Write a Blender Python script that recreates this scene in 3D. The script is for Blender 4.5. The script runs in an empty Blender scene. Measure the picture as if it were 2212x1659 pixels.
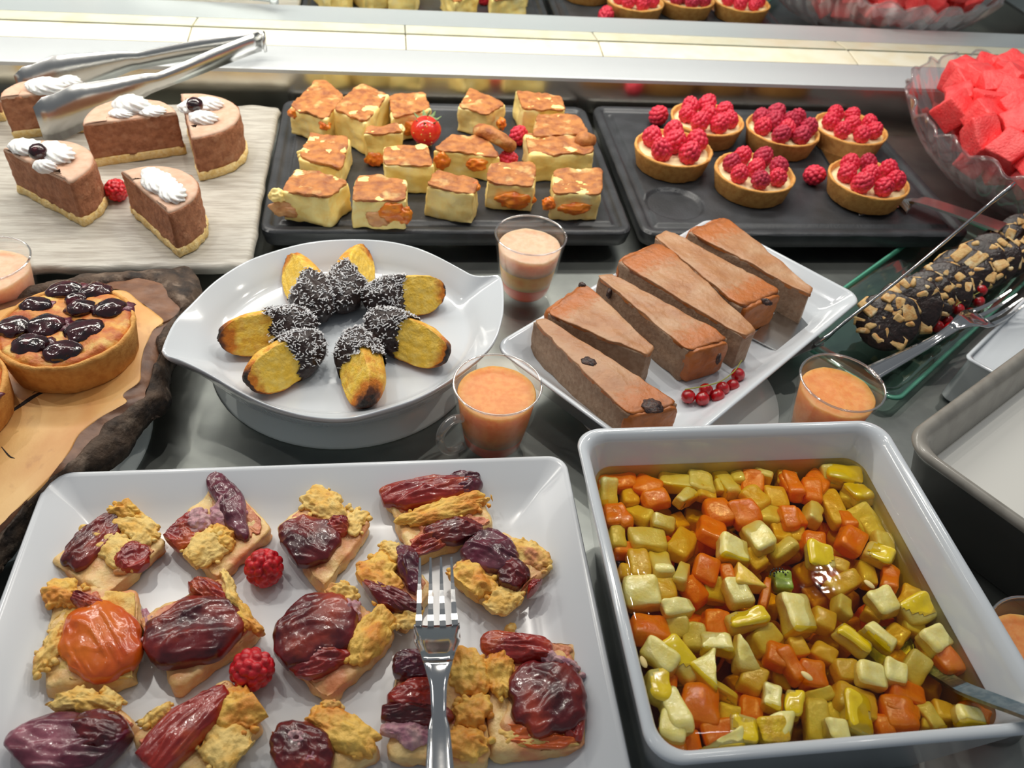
import bpy, bmesh, math, random
import numpy as np
from mathutils import Matrix, Vector

random.seed(7)
rng = np.random.default_rng(7)
C = bpy.context.scene.collection
scene = bpy.context.scene

# ------------------------------------------------------------------ camera
IW, IH, FPX = 2212.0, 1659.0, 1780.0
CXP, CYP, CAMH = IW/2, IH/2, 0.45
def _n(v): return v/np.linalg.norm(v)
_dy = _n(np.array([822-CXP, -900-CYP, FPX]))                 # vanishing point of the depth edges
_dx = np.array([13990-CXP, 128+.0298*13990-CYP, FPX]); _dx = _n(_dx-_dy*(_dx@_dy)/(_dy@_dy))
_dx = _n(_dx-_dy*(_dx@_dy))
_up = np.cross(_dx, _dy)
RW = np.array([_dx, _dy, _up])                               # world = RW @ (right, down, forward)
def P(px, py, z=0.0):
    """point where the view ray through a pixel meets the level z"""
    d = RW@np.array([px-CXP, py-CYP, FPX]); t = (z-CAMH)/d[2]
    return np.array([0, 0, CAMH])+d*t
def PY(px, py, y):
    d = RW@np.array([px-CXP, py-CYP, FPX]); t = y/d[1]
    return np.array([0, 0, CAMH])+d*t

cam_data = bpy.data.cameras.new('camera'); cam = bpy.data.objects.new('camera', cam_data); C.objects.link(cam)
cam_data.sensor_fit = 'HORIZONTAL'; cam_data.sensor_width = 36.0; cam_data.lens = 36.0*FPX/IW
cam_data.clip_start = 0.01; cam_data.clip_end = 50
r_, d_, f_ = RW[:, 0], RW[:, 1], RW[:, 2]
cam.matrix_world = Matrix(((r_[0], -d_[0], -f_[0], 0), (r_[1], -d_[1], -f_[1], 0), (r_[2], -d_[2], -f_[2], CAMH), (0, 0, 0, 1)))
cam_data.dof.use_dof = True; cam_data.dof.focus_distance = 0.52; cam_data.dof.aperture_fstop = 12.0
scene.camera = cam

# ------------------------------------------------------------------ world, lamps, exposure
w = bpy.data.worlds.new('room_light'); scene.world = w; w.use_nodes = True
w.node_tree.nodes['Background'].inputs[0].default_value = (0.86, 0.93, 1.0, 1)
w.node_tree.nodes['Background'].inputs[1].default_value = 0.20
def area(name, loc, target, sx, sy, power, col):
    l = bpy.data.lights.new(name, 'AREA'); l.shape = 'RECTANGLE'; l.size = sx; l.size_y = sy; l.energy = power; l.color = col
    o = bpy.data.objects.new(name, l); C.objects.link(o); o.location = loc
    o.rotation_euler = (Vector(target)-Vector(loc)).to_track_quat('-Z', 'Y').to_euler()
    return o
def spot(name, loc, target, power, col, size=0.02, angle=70):
    l = bpy.data.lights.new(name, 'SPOT'); l.energy = power; l.color = col; l.shadow_soft_size = size
    l.spot_size = math.radians(angle); l.spot_blend = 0.6
    o = bpy.data.objects.new(name, l); C.objects.link(o); o.location = loc
    o.rotation_euler = (Vector(target)-Vector(loc)).to_track_quat('-Z', 'Y').to_euler()
    return o
# strip lamp of the gantry over the back ledge and the ceiling spots above the buffet
area('gantry_lamp', (-0.25, 0.93, 0.56), (-0.25, 0.84, 0.0), 1.5, 0.05, 6.0, (1.0, 0.95, 0.86))
for x in (-0.62, -0.31, 0.0, 0.31, 0.62):
    spot('gantry_spot', (x, 0.62, 0.70), (x, 0.74, 0.0), 2.7, (1.0, 0.95, 0.87), 0.006, 120)
for i, (x, y) in enumerate(((-0.55, 1.25), (0.05, 1.3), (0.65, 1.25))):
    spot('overhead_spot', (x, y, 1.75), (x*0.5, 0.45, 0.0), 6.0, (1.0, 0.93, 0.82), 0.035, 75)
for i, (x, y) in enumerate(((-0.7, 0.35), (0.75, 0.4))):  # two front spots added as fill light
    spot('overhead_spot', (x, y, 1.8), (x*0.25, 0.4, 0.0), 2.5, (1.0, 0.97, 0.93), 0.05, 75)
scene.view_settings.view_transform = 'Standard'; scene.view_settings.look = 'None'
scene.view_settings.gamma = 1.0; scene.view_settings.use_curve_mapping = False
scene.view_settings.exposure = 0.0

# ------------------------------------------------------------------ noise and mesh helpers
def _hash(ix, iy, iz, s):
    h = (ix*374761393+iy*668265263+iz*2147483647+s*1274126177) & 0xffffffff
    h = ((h ^ (h >> 13))*1274126177) & 0xffffffff
    h = h ^ (h >> 16)
    return (h & 0xffff)/32767.5-1.0
def noise(p, s=0):
    p = np.asarray(p, float); i = np.floor(p).astype(np.int64); f = p-i; u = f*f*(3-2*f)
    r = 0
    for dx in (0, 1):
        for dy in (0, 1):
            for dz in (0, 1):
                wgt = (u[:, 0] if dx else 1-u[:, 0])*(u[:, 1] if dy else 1-u[:, 1])*(u[:, 2] if dz else 1-u[:, 2])
                r = r+wgt*_hash(i[:, 0]+dx, i[:, 1]+dy, i[:, 2]+dz, s)
    return r
def fbm(p, freq, octv=3, s=0):
    r, a = 0, 1.0
    for k in range(octv):
        r = r+a*noise(p*freq, s+k*17); freq *= 2.03; a *= 0.5
    return r
def normals(V, F):
    N = np.zeros_like(V)
    for k in (3, 4):
        fs = np.array([f for f in F if len(f) == k])
        if len(fs) == 0: continue
        a, b, c = V[fs[:, 0]], V[fs[:, 1]], V[fs[:, 2]]
        n = np.cross(b-a, c-a) if k == 3 else np.cross(V[fs[:, 2]]-a, V[fs[:, 3]]-b)
        for j in range(k): np.add.at(N, fs[:, j], n)
    L = np.linalg.norm(N, axis=1, keepdims=True); L[L == 0] = 1
    return N/L
def rough(V, F, amp, freq, octv=3, s=None):
    if s is None: s = random.randint(0, 9999)
    return V+normals(V, F)*(fbm(V, freq, octv, s)*amp)[:, None]

_cube = {}
def cube_grid(n):
    if n in _cube: return _cube[n]
    idx, V, F = {}, [], []
    def vid(p):
        if p not in idx: idx[p] = len(V); V.append(p)
        return idx[p]
    for ax in range(3):
        for sg in (0, n):
            for a in range(n):
                for b in range(n):
                    q = []
                    for (u, v) in ((a, b), (a+1, b), (a+1, b+1), (a, b+1)):
                        p = [0, 0, 0]; p[ax] = sg; p[(ax+1) % 3] = u; p[(ax+2) % 3] = v; q.append(vid(tuple(p)))
                    F.append(q if sg else q[::-1])
    _cube[n] = (np.array(V), F); return _cube[n]
def rbox(hx, hy, hz, r, n=8):
    """rounded box centred on the origin, half sizes, n cells per side"""
    I, F = cube_grid(n)
    P3 = np.zeros((len(I), 3))
    for k, h in enumerate((hx, hy, hz)):
        rr = min(r, h*0.95)
        inner = np.linspace(-h+rr, h-rr, n-3)
        t = np.concatenate([[-h, -h+rr*0.35], inner, [h-rr*0.35, h]])
        P3[:, k] = t[I[:, k]]
    H = np.array([hx, hy, hz]); R = np.minimum(r, H*0.95)
    inn = np.clip(P3, -(H-R), H-R); d = (P3-inn)/R
    L = np.linalg.norm(d, axis=1, keepdims=True); L[L == 0] = 1
    return inn+d/L*R, F
def hexa(bot, top, r=0.12, n=8):
    """rounded box mapped into bottom quad / top quad (each 4 points, cyclic)"""
    V, F = rbox(1, 1, 1, r, n); u, v, t = (V[:, 0]+1)/2, (V[:, 1]+1)/2, (V[:, 2]+1)/2
    def bil(q): return ((1-u)*(1-v))[:, None]*q[0]+(u*(1-v))[:, None]*q[1]+(u*v)[:, None]*q[2]+((1-u)*v)[:, None]*q[3]
    bot, top = [np.array(q) for q in bot], [np.array(q) for q in top]
    W = bil(bot)*(1-t)[:, None]+bil(top)*t[:, None]
    a = W[F[0]]; 
    c = W.mean(0); fn = 0
    for f in F[:40]:
        fn += np.dot(np.cross(W[f[2]]-W[f[0]], W[f[3]]-W[f[1]]), W[f].mean(0)-c)
    if fn < 0: F = [f[::-1] for f in F]
    return W, F
_ico = {}
def ico(n):
    if n not in _ico:
        bm = bmesh.new(); bmesh.ops.create_icosphere(bm, subdivisions=n, radius=1)
        _ico[n] = (np.array([v.co[:] for v in bm.verts]), [[v.index for v in f.verts] for f in bm.faces]); bm.free()
    return _ico[n]
def rotz(a): c, s = math.cos(a), math.sin(a); return np.array([[c, -s, 0], [s, c, 0], [0, 0, 1]])
def rotx(a): c, s = math.cos(a), math.sin(a); return np.array([[1, 0, 0], [0, c, -s], [0, s, c]])
def roty(a): c, s = math.cos(a), math.sin(a); return np.array([[c, 0, s], [0, 1, 0], [-s, 0, c]])
def blob(c, ax, yaw=0, amp=0.15, freq=2.0, n=3, s=None, tilt=0, octv=3):
    V, F = ico(n); s = random.randint(0, 9999) if s is None else s
    W = V*(1+amp*fbm(V+s*.37, freq, octv, s))[:, None]
    W = (W*np.array(ax))@roty(tilt).T@rotz(yaw).T+np.array(c)
    return W, F
def join(parts):
    V, F, o = [], [], 0
    for v, f in parts:
        V.append(v); F += [[i+o for i in q] for q in f]; o += len(v)
    return np.vstack(V), F
def loft(loops, cap0=True, cap1=True, closed=False):
    n = len(loops[0]); V = np.vstack(loops); F = []
    m = len(loops)
    for k in range(m if closed else m-1):
        a, b = k*n, ((k+1) % m)*n
        for i in range(n):
            j = (i+1) % n; F.append([a+i, a+j, b+j, b+i])
    if not closed:
        if cap0: F.append(list(range(n))[::-1])
        if cap1: F.append(list(range((m-1)*n, m*n)))
    return V, F
def circ(r, z, n=48, cx=0, cy=0):
    a = np.linspace(0, 2*np.pi, n, endpoint=False)
    return np.stack([cx+r*np.cos(a), cy+r*np.sin(a), np.full(n, z)], 1)
def rrect(hx, hy, r, z, n=12):
    r = min(r, hx, hy); pts = []
    for k, (sx, sy) in enumerate(((1, 1), (-1, 1), (-1, -1), (1, -1))):
        for i in range(n+1):
            a = math.pi/2*(k+i/n); pts.append((sx*(hx-r)+r*math.cos(a), sy*(hy-r)+r*math.sin(a), z))
    return np.array(pts)
def lathe(prof, n=48, **k): return loft([circ(r, z, n) for r, z in prof], **k)
def tube(pts, rad, n=8, flat=1.0, upv=(0, 0, 1)):
    pts = [np.array(p, float) for p in pts]; L = []
    for i, p in enumerate(pts):
        t = _n(pts[min(i+1, len(pts)-1)]-pts[max(i-1, 0)])
        s = np.cross(t, np.array(upv, float))
        if np.linalg.norm(s) < 1e-6: s = np.cross(t, (1, 0, 0))
        s = _n(s); u = np.cross(s, t); r = rad[i] if hasattr(rad, '__len__') else rad
        L.append(np.array([p+r*(math.cos(a)*s+flat*math.sin(a)*u) for a in np.linspace(0, 2*np.pi, n, endpoint=False)]))
    return loft(L)
def smooth_path(pts, k=6):
    pts = np.array(pts, float); out = []
    ext = np.vstack([2*pts[0]-pts[1], pts, 2*pts[-1]-pts[-2]])
    for i in range(len(pts)-1):
        p0, p1, p2, p3 = ext[i:i+4]
        for t in np.linspace(0, 1, k, endpoint=False):
            out.append(.5*((2*p1)+(-p0+p2)*t+(2*p0-5*p1+4*p2-p3)*t*t+(-p0+3*p1-3*p2+p3)*t**3))
    out.append(pts[-1]); return np.array(out)
def resample(loop, n):
    L = np.vstack([loop, loop[:1]]); d = np.r_[0, np.cumsum(np.linalg.norm(np.diff(L, axis=0), axis=1))]
    t = np.linspace(0, d[-1], n, endpoint=False)
    return np.stack([np.interp(t, d, L[:, k]) for k in range(L.shape[1])], 1)

def mk(name, vf, mat, parent=None, smooth=True, attr=None):
    """links one mesh object; vertices in world space, moved to the parent's space"""
    V, F = vf; V = np.asarray(V, float)
    o0 = np.array(parent['_o']) if parent is not None and '_o' in parent else (np.zeros(3) if parent is not None else None)
    if o0 is None: o0 = np.array([(V[:, 0].min()+V[:, 0].max())/2, (V[:, 1].min()+V[:, 1].max())/2, V[:, 2].min()])
    me = bpy.data.meshes.new(name); me.from_pydata((V-o0).tolist(), [], [list(map(int, f)) for f in F]); me.update()
    if smooth: me.polygons.foreach_set('use_smooth', [True]*len(me.polygons))
    me.materials.append(M[mat] if isinstance(mat, str) else mat)
    if attr is not None:
        a = me.attributes.new('t', 'FLOAT', 'POINT'); a.data.foreach_set('value', np.asarray(attr, float))
    ob = bpy.data.objects.new(name, me); C.objects.link(ob)
    if parent is not None: ob.parent = parent; ob['_o'] = [float(x) for x in o0]
    else: ob.location = o0; ob['_o'] = [float(x) for x in o0]
    return ob
def tag(o, label, cat, group=None):
    o['label'] = label; o['category'] = cat
    if group: o['group'] = group
    return o
def thing(name, label, cat, loc, group=None):
    o = bpy.data.objects.new(name, None); C.objects.link(o); o.empty_display_size = 0.01
    o.location = loc; o['_o'] = [float(x) for x in loc]
    return tag(o, label, cat, group)
def inst(name, me, parent, loc, rot=(0, 0, 0), scale=(1, 1, 1)):
    o = bpy.data.objects.new(name, me); C.objects.link(o)
    if parent is not None: o.parent = parent; o.location = np.array(loc)-np.array(parent['_o'])
    else: o.location = loc
    o.rotation_euler = rot; o.scale = scale
    return o

# ------------------------------------------------------------------ materials
M = {}
def lin(c):
    return tuple(((x/255)/12.92 if x <= 10 else (((x/255)+.055)/1.055)**2.4) for x in c)+(1,)
def mat(name, col, rgh=0.5, col2=None, sc=150, lo=0.4, hi=0.6, det=4, bump=0, bsc=400, spec=0.5, coat=0, metal=0,
        col3=None, sc3=60, lo3=.55, hi3=.7, attr=None, sss=0, sheen=0, aniso=None, sssr=None, bdet=4, coatr=0.1, anoise=0.3, ansc=220):
    m = bpy.data.materials.new(name); m.use_nodes = True; nt = m.node_tree; b = nt.nodes['Principled BSDF']
    N, Lk = nt.nodes.new, nt.links.new
    b.inputs['Roughness'].default_value = rgh; b.inputs['Metallic'].default_value = metal
    b.inputs['Specular IOR Level'].default_value = spec; b.inputs['Coat Weight'].default_value = coat; b.inputs['Coat Roughness'].default_value = coatr
    if sss: b.inputs['Subsurface Weight'].default_value = sss; b.inputs['Subsurface Radius'].default_value = sssr or (0.006, 0.003, 0.0015); b.inputs['Subsurface Scale'].default_value = 1
    geo = N('ShaderNodeNewGeometry'); pos = geo.outputs['Position']
    if aniso:
        mp = N('ShaderNodeMapping'); mp.inputs['Scale'].default_value = aniso; Lk(pos, mp.inputs['Vector']); pos = mp.outputs['Vector']
    def nz(scale, detail):
        n = N('ShaderNodeTexNoise'); n.inputs['Scale'].default_value = scale; n.inputs['Detail'].default_value = detail; Lk(pos, n.inputs['Vector']); return n.outputs['Fac']
    def ramp(src, a, c):
        r = N('ShaderNodeMapRange'); r.inputs['From Min'].default_value = a; r.inputs['From Max'].default_value = c; Lk(src, r.inputs['Value']); return r.outputs['Result']
    def mix(f, a, c):
        x = N('ShaderNodeMix'); x.data_type = 'RGBA'; Lk(f, x.inputs['Factor'])
        for s, v in ((x.inputs[6], a), (x.inputs[7], c)):
            if isinstance(v, tuple): s.default_value = v
            else: Lk(v, s)
        return x.outputs[2]
    base = lin(col)
    if col2: base = mix(ramp(nz(sc, det), lo, hi), base, lin(col2))
    if col3: base = mix(ramp(nz(sc3, 5), lo3, hi3), base, lin(col3))
    if attr:       # colour where the painted 't' attribute is high, with a ragged border
        at = N('ShaderNodeAttribute'); at.attribute_name = 't'
        ad = N('ShaderNodeMath'); ad.operation = 'MULTIPLY_ADD'; Lk(nz(ansc, 4), ad.inputs[0]); ad.inputs[1].default_value = anoise*2; 
        sb = N('ShaderNodeMath'); sb.operation = 'SUBTRACT'; Lk(at.outputs['Fac'], sb.inputs[0]); sb.inputs[1].default_value = anoise; Lk(sb.outputs[0], ad.inputs[2])
        src = ad.outputs[0]
        for (c, a, d) in attr: base = mix(ramp(src, a, d), base, lin(c))
    if isinstance(base, tuple): b.inputs['Base Color'].default_value = base
    else: Lk(base, b.inputs['Base Color'])
    if bump:
        bp = N('ShaderNodeBump'); bp.inputs['Strength'].default_value = 1.0; bp.inputs['Distance'].default_value = bump
        Lk(nz(bsc, bdet), bp.inputs['Height']); Lk(bp.outputs['Normal'], b.inputs['Normal'])
        if coat: Lk(bp.outputs['Normal'], b.inputs['Coat Normal'])
    M[name] = m; return m
def glassy(name, tint, base=0.05, edge=0.75, rgh=0.03, ecol=(0.9, 0.95, 0.95), power=0.35, milk=0.0):
    """thin clear glass: lets light straight through, reflects more at grazing angles"""
    m = bpy.data.materials.new(name); m.use_nodes = True; nt = m.node_tree; nt.nodes.clear()
    N, Lk = nt.nodes.new, nt.links.new
    out = N('ShaderNodeOutputMaterial'); tr = N('ShaderNodeBsdfTransparent'); gl = N('ShaderNodeBsdfGlossy'); mx = N('ShaderNodeMixShader'); lw = N('ShaderNodeLayerWeight')
    tr.inputs[0].default_value = tint+(1,); gl.inputs['Color'].default_value = ecol+(1,); gl.inputs['Roughness'].default_value = rgh
    lw.inputs['Blend'].default_value = power
    mr = N('ShaderNodeMapRange'); mr.inputs['To Min'].default_value = base; mr.inputs['To Max'].default_value = edge
    Lk(lw.outputs['Facing'], mr.inputs['Value']); Lk(mr.outputs[0], mx.inputs[0]); Lk(tr.outputs[0], mx.inputs[1]); Lk(gl.outputs[0], mx.inputs[2]); 
    if milk:
        df = N('ShaderNodeBsdfDiffuse'); tl = N('ShaderNodeBsdfTranslucent'); ad = N('ShaderNodeMixShader'); m2 = N('ShaderNodeMixShader'); ad.inputs[0].default_value = .5; m2.inputs[0].default_value = milk
        Lk(df.outputs[0], ad.inputs[1]); Lk(tl.outputs[0], ad.inputs[2]); Lk(mx.outputs[0], m2.inputs[1]); Lk(ad.outputs[0], m2.inputs[2]); Lk(m2.outputs[0], out.inputs['Surface'])
    else: Lk(mx.outputs[0], out.inputs['Surface'])
    M[name] = m; return m

mat('steel', (170, 175, 171), .44, (140, 144, 142), 14, .35, .65, 6, metal=1, bump=.00008, bsc=120)
mat('steel_panel', (225, 220, 208), .16, metal=1, bump=.00005, bsc=60, aniso=(.05, 1, 1))
mat('steel_ledge', (228, 232, 235), .42, metal=.55)
mat('polished', (205, 205, 205), .10, metal=1, bump=.00005, bsc=90)
mat('brushed', (196, 196, 194), .25, metal=1, bump=.00006, bsc=300)
mat('spoon_metal', (150, 165, 172), .4, (120, 140, 150), 220, metal=1, bump=.0001, bsc=400)
mat('tile_cream', (250, 244, 222), .22, (244, 232, 200), 30, .4, .7)
mat('joint_dark', (70, 72, 70), .5)
m = mat('mirror', (235, 240, 238), .0, metal=1)
mat('porcelain', (212, 218, 224), .12, coat=.4, coatr=.03)
mat('porcelain_matte', (212, 216, 221), .22)
mat('porcelain_under', (238, 245, 243), .2)
mat('slab_cream', (192, 188, 178), .28, (166, 160, 150), 40, .4, .65, aniso=(1, 9, 1), bump=.0006, bsc=70)
mat('slate', (50, 52, 55), .38, (62, 64, 68), 40, .4, .65, bump=.0002, bsc=500)
mat('wood_face', (230, 184, 116), .42, (206, 142, 74), 18, .35, .7, aniso=(1.6, 1, 1), col3=(170, 112, 62), sc3=55, lo3=.6, hi3=.85, bump=.0001, bsc=260)
mat('wood_inner', (132, 92, 66), .45, (98, 66, 50), 60, .4, .65, bump=.0005, bsc=160)
mat('bark', (86, 68, 54), .75, (40, 32, 28), 70, .42, .66, col3=(140, 122, 106), sc3=90, lo3=.56, hi3=.75, bump=.0025, bsc=170, bdet=8)
mat('crack_dark', (40, 30, 26), .8)
mat('mousse', (174, 116, 82), .7, (150, 94, 64), 220, .4, .65, bump=.0012, bsc=420, bdet=6, col3=(182, 130, 98), sc3=120)
mat('mousse_top', (210, 174, 150), .55, (198, 158, 132), 150, .4, .65, bump=.0002, bsc=300)
mat('sponge', (238, 202, 128), .85, (246, 220, 160), 300, .4, .6, bump=.0012, bsc=600)
mat('cream_white', (246, 246, 244), .5, bump=.0004, bsc=260, sss=.1)
mat('cherry_dark', (58, 12, 20), .14, (28, 8, 12), 90, coat=.8, bump=.0006, bsc=120, col3=(104, 20, 34), sc3=70, lo3=.55, hi3=.75)
mat('custard', (254, 230, 152), .42, (250, 214, 126), 120, .4, .65, bump=.0004, bsc=260, col3=(252, 238, 182), sc3=60, sss=.1)
mat('brown_skin', (196, 126, 62), .55, (150, 82, 38), 110, .40, .68, col3=(238, 208, 138), sc3=60, lo3=.58, hi3=.78, bump=.0012, bsc=260, bdet=6)
mat('apricot', (238, 140, 36), .3, (222, 108, 30), 130, bump=.0006, bsc=260, coat=.3)
mat('apricot_pale', (222, 166, 112), .35, (206, 140, 88), 130, bump=.0005, bsc=260)
mat('rasp', (228, 48, 78), .45, (210, 32, 58), 220, coat=.12, sss=.15, bump=.0002, bsc=1500)
mat('rasp_red', (216, 26, 40), .38, (182, 14, 30), 220, coat=.25, bump=.0002, bsc=1500)
mat('rasp_dark', (196, 44, 74), .55, (172, 32, 60), 220, bump=.0002, bsc=1500)
mat('tart_crust', (226, 168, 90), .75, (208, 144, 70), 190, .4, .65, bump=.0005, bsc=700)
mat('tart_cream', (240, 226, 178), .4, bump=.0006, bsc=200)
mat('strawberry', (208, 24, 20), .25, (226, 54, 34), 160, coat=.4)
mat('seed', (226, 190, 100), .5)
mat('leaf', (128, 150, 98), .6, (104, 128, 78), 200)
mat('melon', (255, 92, 92), .42, (250, 62, 66), 110, .35, .65, bump=.0012, bsc=420, coat=.1, sss=.15)
mat('mel_seed', (246, 220, 150), .5)
glassy('bowl_glass', (.95, .94, .94), .04, .55, .05, (1, .98, .98), .3, .045)
glassy('cup_glass', (.99, .99, .985), .02, .22, .03, (1, 1, 1), .25, .012)
glassy('handle_glass', (.94, .93, .91), .06, .5, .04, (1, 1, 1), .3, .10)
glassy('rim_glass', (.9, .9, .9), .25, .8, .05, (1, 1, 1), .4, .05)
glassy('plate_glass', (.80, .93, .88), .05, .6, .05, (.8, .95, .9), .3)
mat('glass_edge', (96, 168, 144), .2, coat=.3)
mat('chestnut', (166, 138, 114), .68, (150, 120, 96), 260, .4, .62, bump=.0008, bsc=420, col3=(146, 108, 80), sc3=40, lo3=.55, hi3=.75)
mat('chest_skin', (182, 130, 88), .38, (164, 108, 66), 90, .4, .65, bump=.0008, bsc=210, bdet=6, col3=(196, 156, 120), sc3=45, lo3=.45, hi3=.7,
    attr=[((184, 106, 46), .26, .5), ((104, 58, 32), .6, 1.0)], spec=.5, anoise=.25)
mat('char', (48, 34, 34), .45, (84, 56, 46), 400, bump=.0008, bsc=500)
mat('madeleine', (246, 200, 66), .62, (250, 214, 104), 200, .4, .65, bump=.0009, bsc=560, bdet=6,
    attr=[((206, 118, 20), .25, .6), ((100, 48, 14), .68, .9), ((34, 20, 12), .92, 1.1)], anoise=.35, ansc=170)
mat('choc', (52, 36, 32), .38, (40, 26, 24), 260, bump=.0008, bsc=420)
mat('coconut', (226, 226, 228), .7)
mat('orange_cream', (244, 166, 96), .45, (238, 150, 80), 200, sss=.8, sssr=(.02, .012, .006), bump=.0003, bsc=420)
mat('pink_cream', (240, 194, 164), .5, (234, 182, 150), 200, sss=.7, sssr=(.02, .012, .008), bump=.0003, bsc=420)
mat('orange_mid', (246, 182, 104), .45, (240, 160, 84), 90, sss=.8, sssr=(.02, .012, .006))
mat('orange_jelly', (240, 86, 44), .2, (240, 104, 50), 90, sss=.9, sssr=(.03, .012, .005))
mat('salami', (46, 30, 27), .32, (30, 20, 18), 260, bump=.0008, bsc=320, coat=.15)
mat('biscuit', (222, 184, 122), .6, (200, 144, 80), 200, .45, .65, col3=(236, 220, 178), sc3=120, bump=.0004, bsc=600)
mat('currant', (192, 14, 24), .1, (160, 8, 16), 200, coat=.8, coatr=.02, sss=.2)
mat('stem', (150, 150, 70), .6)
mat('currant_end', (44, 26, 18), .8)
mat('clafoutis_edge', (214, 140, 58), .5, (190, 96, 40), 110, col3=(232, 196, 110), sc3=80, bump=.0009, bsc=300)
mat('pastry', (238, 206, 140), .45, (228, 186, 118), 120, .4, .62, bump=.0009, bsc=260, col3=(222, 140, 92), sc3=38, lo3=.48, hi3=.66, coat=.15)
mat('crumb', (240, 206, 124), .6, (230, 180, 84), 120, .42, .62, bump=.0011, bsc=300, bdet=6, col3=(214, 140, 96), sc3=60, lo3=.6, hi3=.75)
mat('crumb_gold', (240, 194, 92), .55, (222, 142, 52), 70, .42, .64, bump=.0011, bsc=300, bdet=6)
mat('crumb_lilac', (208, 168, 168), .6, (180, 124, 140), 160, .42, .62, bump=.0011, bsc=340, bdet=6)
mat('stain', (222, 150, 104), .45, (196, 96, 72), 70, .38, .66, bump=.0009, bsc=260, coat=.2, col3=(236, 196, 130), sc3=60, lo3=.5, hi3=.7)
mat('plum', (112, 24, 28), .30, (62, 12, 22), 60, .38, .64, coat=.4, coatr=.12, bump=.0005, bsc=150, bdet=3, col3=(166, 58, 34), sc3=34, lo3=.52, hi3=.72)
mat('plum_purple', (100, 30, 52), .3, (62, 18, 32), 80, .4, .62, coat=.5, bump=.0005, bsc=150, bdet=3, col3=(168, 96, 112), sc3=40, lo3=.5, hi3=.72)
mat('plum_red', (160, 40, 28), .3, (124, 22, 28), 70, .4, .65, coat=.5, bump=.0005, bsc=150, bdet=3, col3=(214, 106, 40), sc3=34, lo3=.5, hi3=.72)
mat('plum_orange', (222, 110, 22), .26, (206, 74, 24), 40, .4, .7, coat=.5, bump=.0004, bsc=150, bdet=3)
mat('fruit_pale', (240, 228, 148), .28, (236, 214, 104), 120, .4, .7, coat=.7, coatr=.04, sss=.3, bump=.0003, bsc=500)
mat('fruit_yellow', (244, 206, 80), .28, (238, 190, 60), 120, .4, .7, coat=.7, coatr=.04, sss=.3, bump=.0003, bsc=500)
mat('fruit_peel', (238, 206, 14), .22, (224, 188, 10), 160, .45, .7, coat=.7, coatr=.04, bump=.0001, bsc=500)
mat('fruit_orange', (255, 146, 14), .28, (250, 126, 10), 120, .4, .7, coat=.7, coatr=.04, sss=.3, bump=.0003, bsc=500)
mat('kiwi', (140, 164, 44), .3, (166, 186, 70), 300, coat=.4)
mat('kiwi_seed', (22, 20, 16), .4)
mat('pineapple', (224, 188, 30), .3, (212, 166, 22), 200, coat=.4, bump=.0012, bsc=420)
mat('stoneware', (150, 146, 138), .35, (136, 132, 124), 60, coat=.3)
mat('stoneware_dark', (52, 53, 51), .5)
mat('panna', (226, 225, 219), .45)

# liquid of the fruit salad: clear surface over an absorbing volume
jm = bpy.data.materials.new('juice'); jm.use_nodes = True; nt = jm.node_tree; nt.nodes.clear(); N, Lk = nt.nodes.new, nt.links.new
out = N('ShaderNodeOutputMaterial'); tr = N('ShaderNodeBsdfTransparent'); gl = N('ShaderNodeBsdfGlossy'); mx = N('ShaderNodeMixShader'); fr = N('ShaderNodeFresnel')
gl.inputs['Roughness'].default_value = 0.03; fr.inputs['IOR'].default_value = 1.33
tc = N('ShaderNodeNewGeometry'); nn = N('ShaderNodeTexNoise'); nn.inputs['Scale'].default_value = 90; bp = N('ShaderNodeBump'); bp.inputs['Distance'].default_value = .0002
Lk(tc.outputs['Position'], nn.inputs['Vector']); Lk(nn.outputs['Fac'], bp.inputs['Height']); Lk(bp.outputs[0], gl.inputs['Normal']); Lk(bp.outputs[0], fr.inputs['Normal'])
Lk(fr.outputs[0], mx.inputs[0]); Lk(tr.outputs[0], mx.inputs[1]); Lk(gl.outputs[0], mx.inputs[2]); Lk(mx.outputs[0], out.inputs['Surface'])
va = N('ShaderNodeVolumeAbsorption'); va.inputs['Color'].default_value = (.986, .86, .0, 1); va.inputs['Density'].default_value = 120
Lk(va.outputs[0], out.inputs['Volume']); M['juice'] = jm

# ------------------------------------------------------------------ the counter
def box(x0, x1, y0, y1, z0, z1):
    V = np.array([(x, y, z) for z in (z0, z1) for x, y in ((x0, y0), (x1, y0), (x1, y1), (x0, y1))])
    return V, [[3, 2, 1, 0], [4, 5, 6, 7], [0, 1, 5, 4], [1, 2, 6, 5], [2, 3, 7, 6], [3, 0, 4, 7]]
XL, XR, YF, YB, YM = -1.3, 0.95, -0.12, 0.907, 1.0
ZL, ZT, ZM = 0.06, 0.0625, 0.0668
ct = thing('buffet_counter', 'stainless steel buffet counter with a sunken well and a tiled back ledge', 'counter', (0, 0.4, -0.8))
ct['kind'] = 'structure'
mk('worktop', box(XL, XR, YF, YB, -0.8, 0.0), 'steel', ct, False)
mk('back_panel', hexa([(XL, YB-.0075, 0), (XR+.12, YB-.0075, 0), (XR+.12, YB+.004, 0), (XL, YB+.004, 0)], [(XL, YB+.0015, ZL-.001), (XR+.12, YB+.0015, ZL-.001), (XR+.12, YB+.006, ZL-.001), (XL, YB+.006, ZL-.001)], .02, 4), 'steel_panel', ct, False)
V = np.array([(x, y, z) for x in (XL, XR+0.6) for y, z in ((YB-.003, ZL-.004), (YB-.003, ZL), (YB, ZL+.0006), (0.962, ZT), (0.962, 0.03), (YB+.004, 0.03), (YB+.004, ZL-.004))])
n = 7; mk('ledge', (V, [list(range(n)), list(range(2*n-1, n-1, -1))]+[[(i+1) % n, i, n+i, n+(i+1) % n] for i in range(n)]), 'steel_ledge', ct, False)
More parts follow.
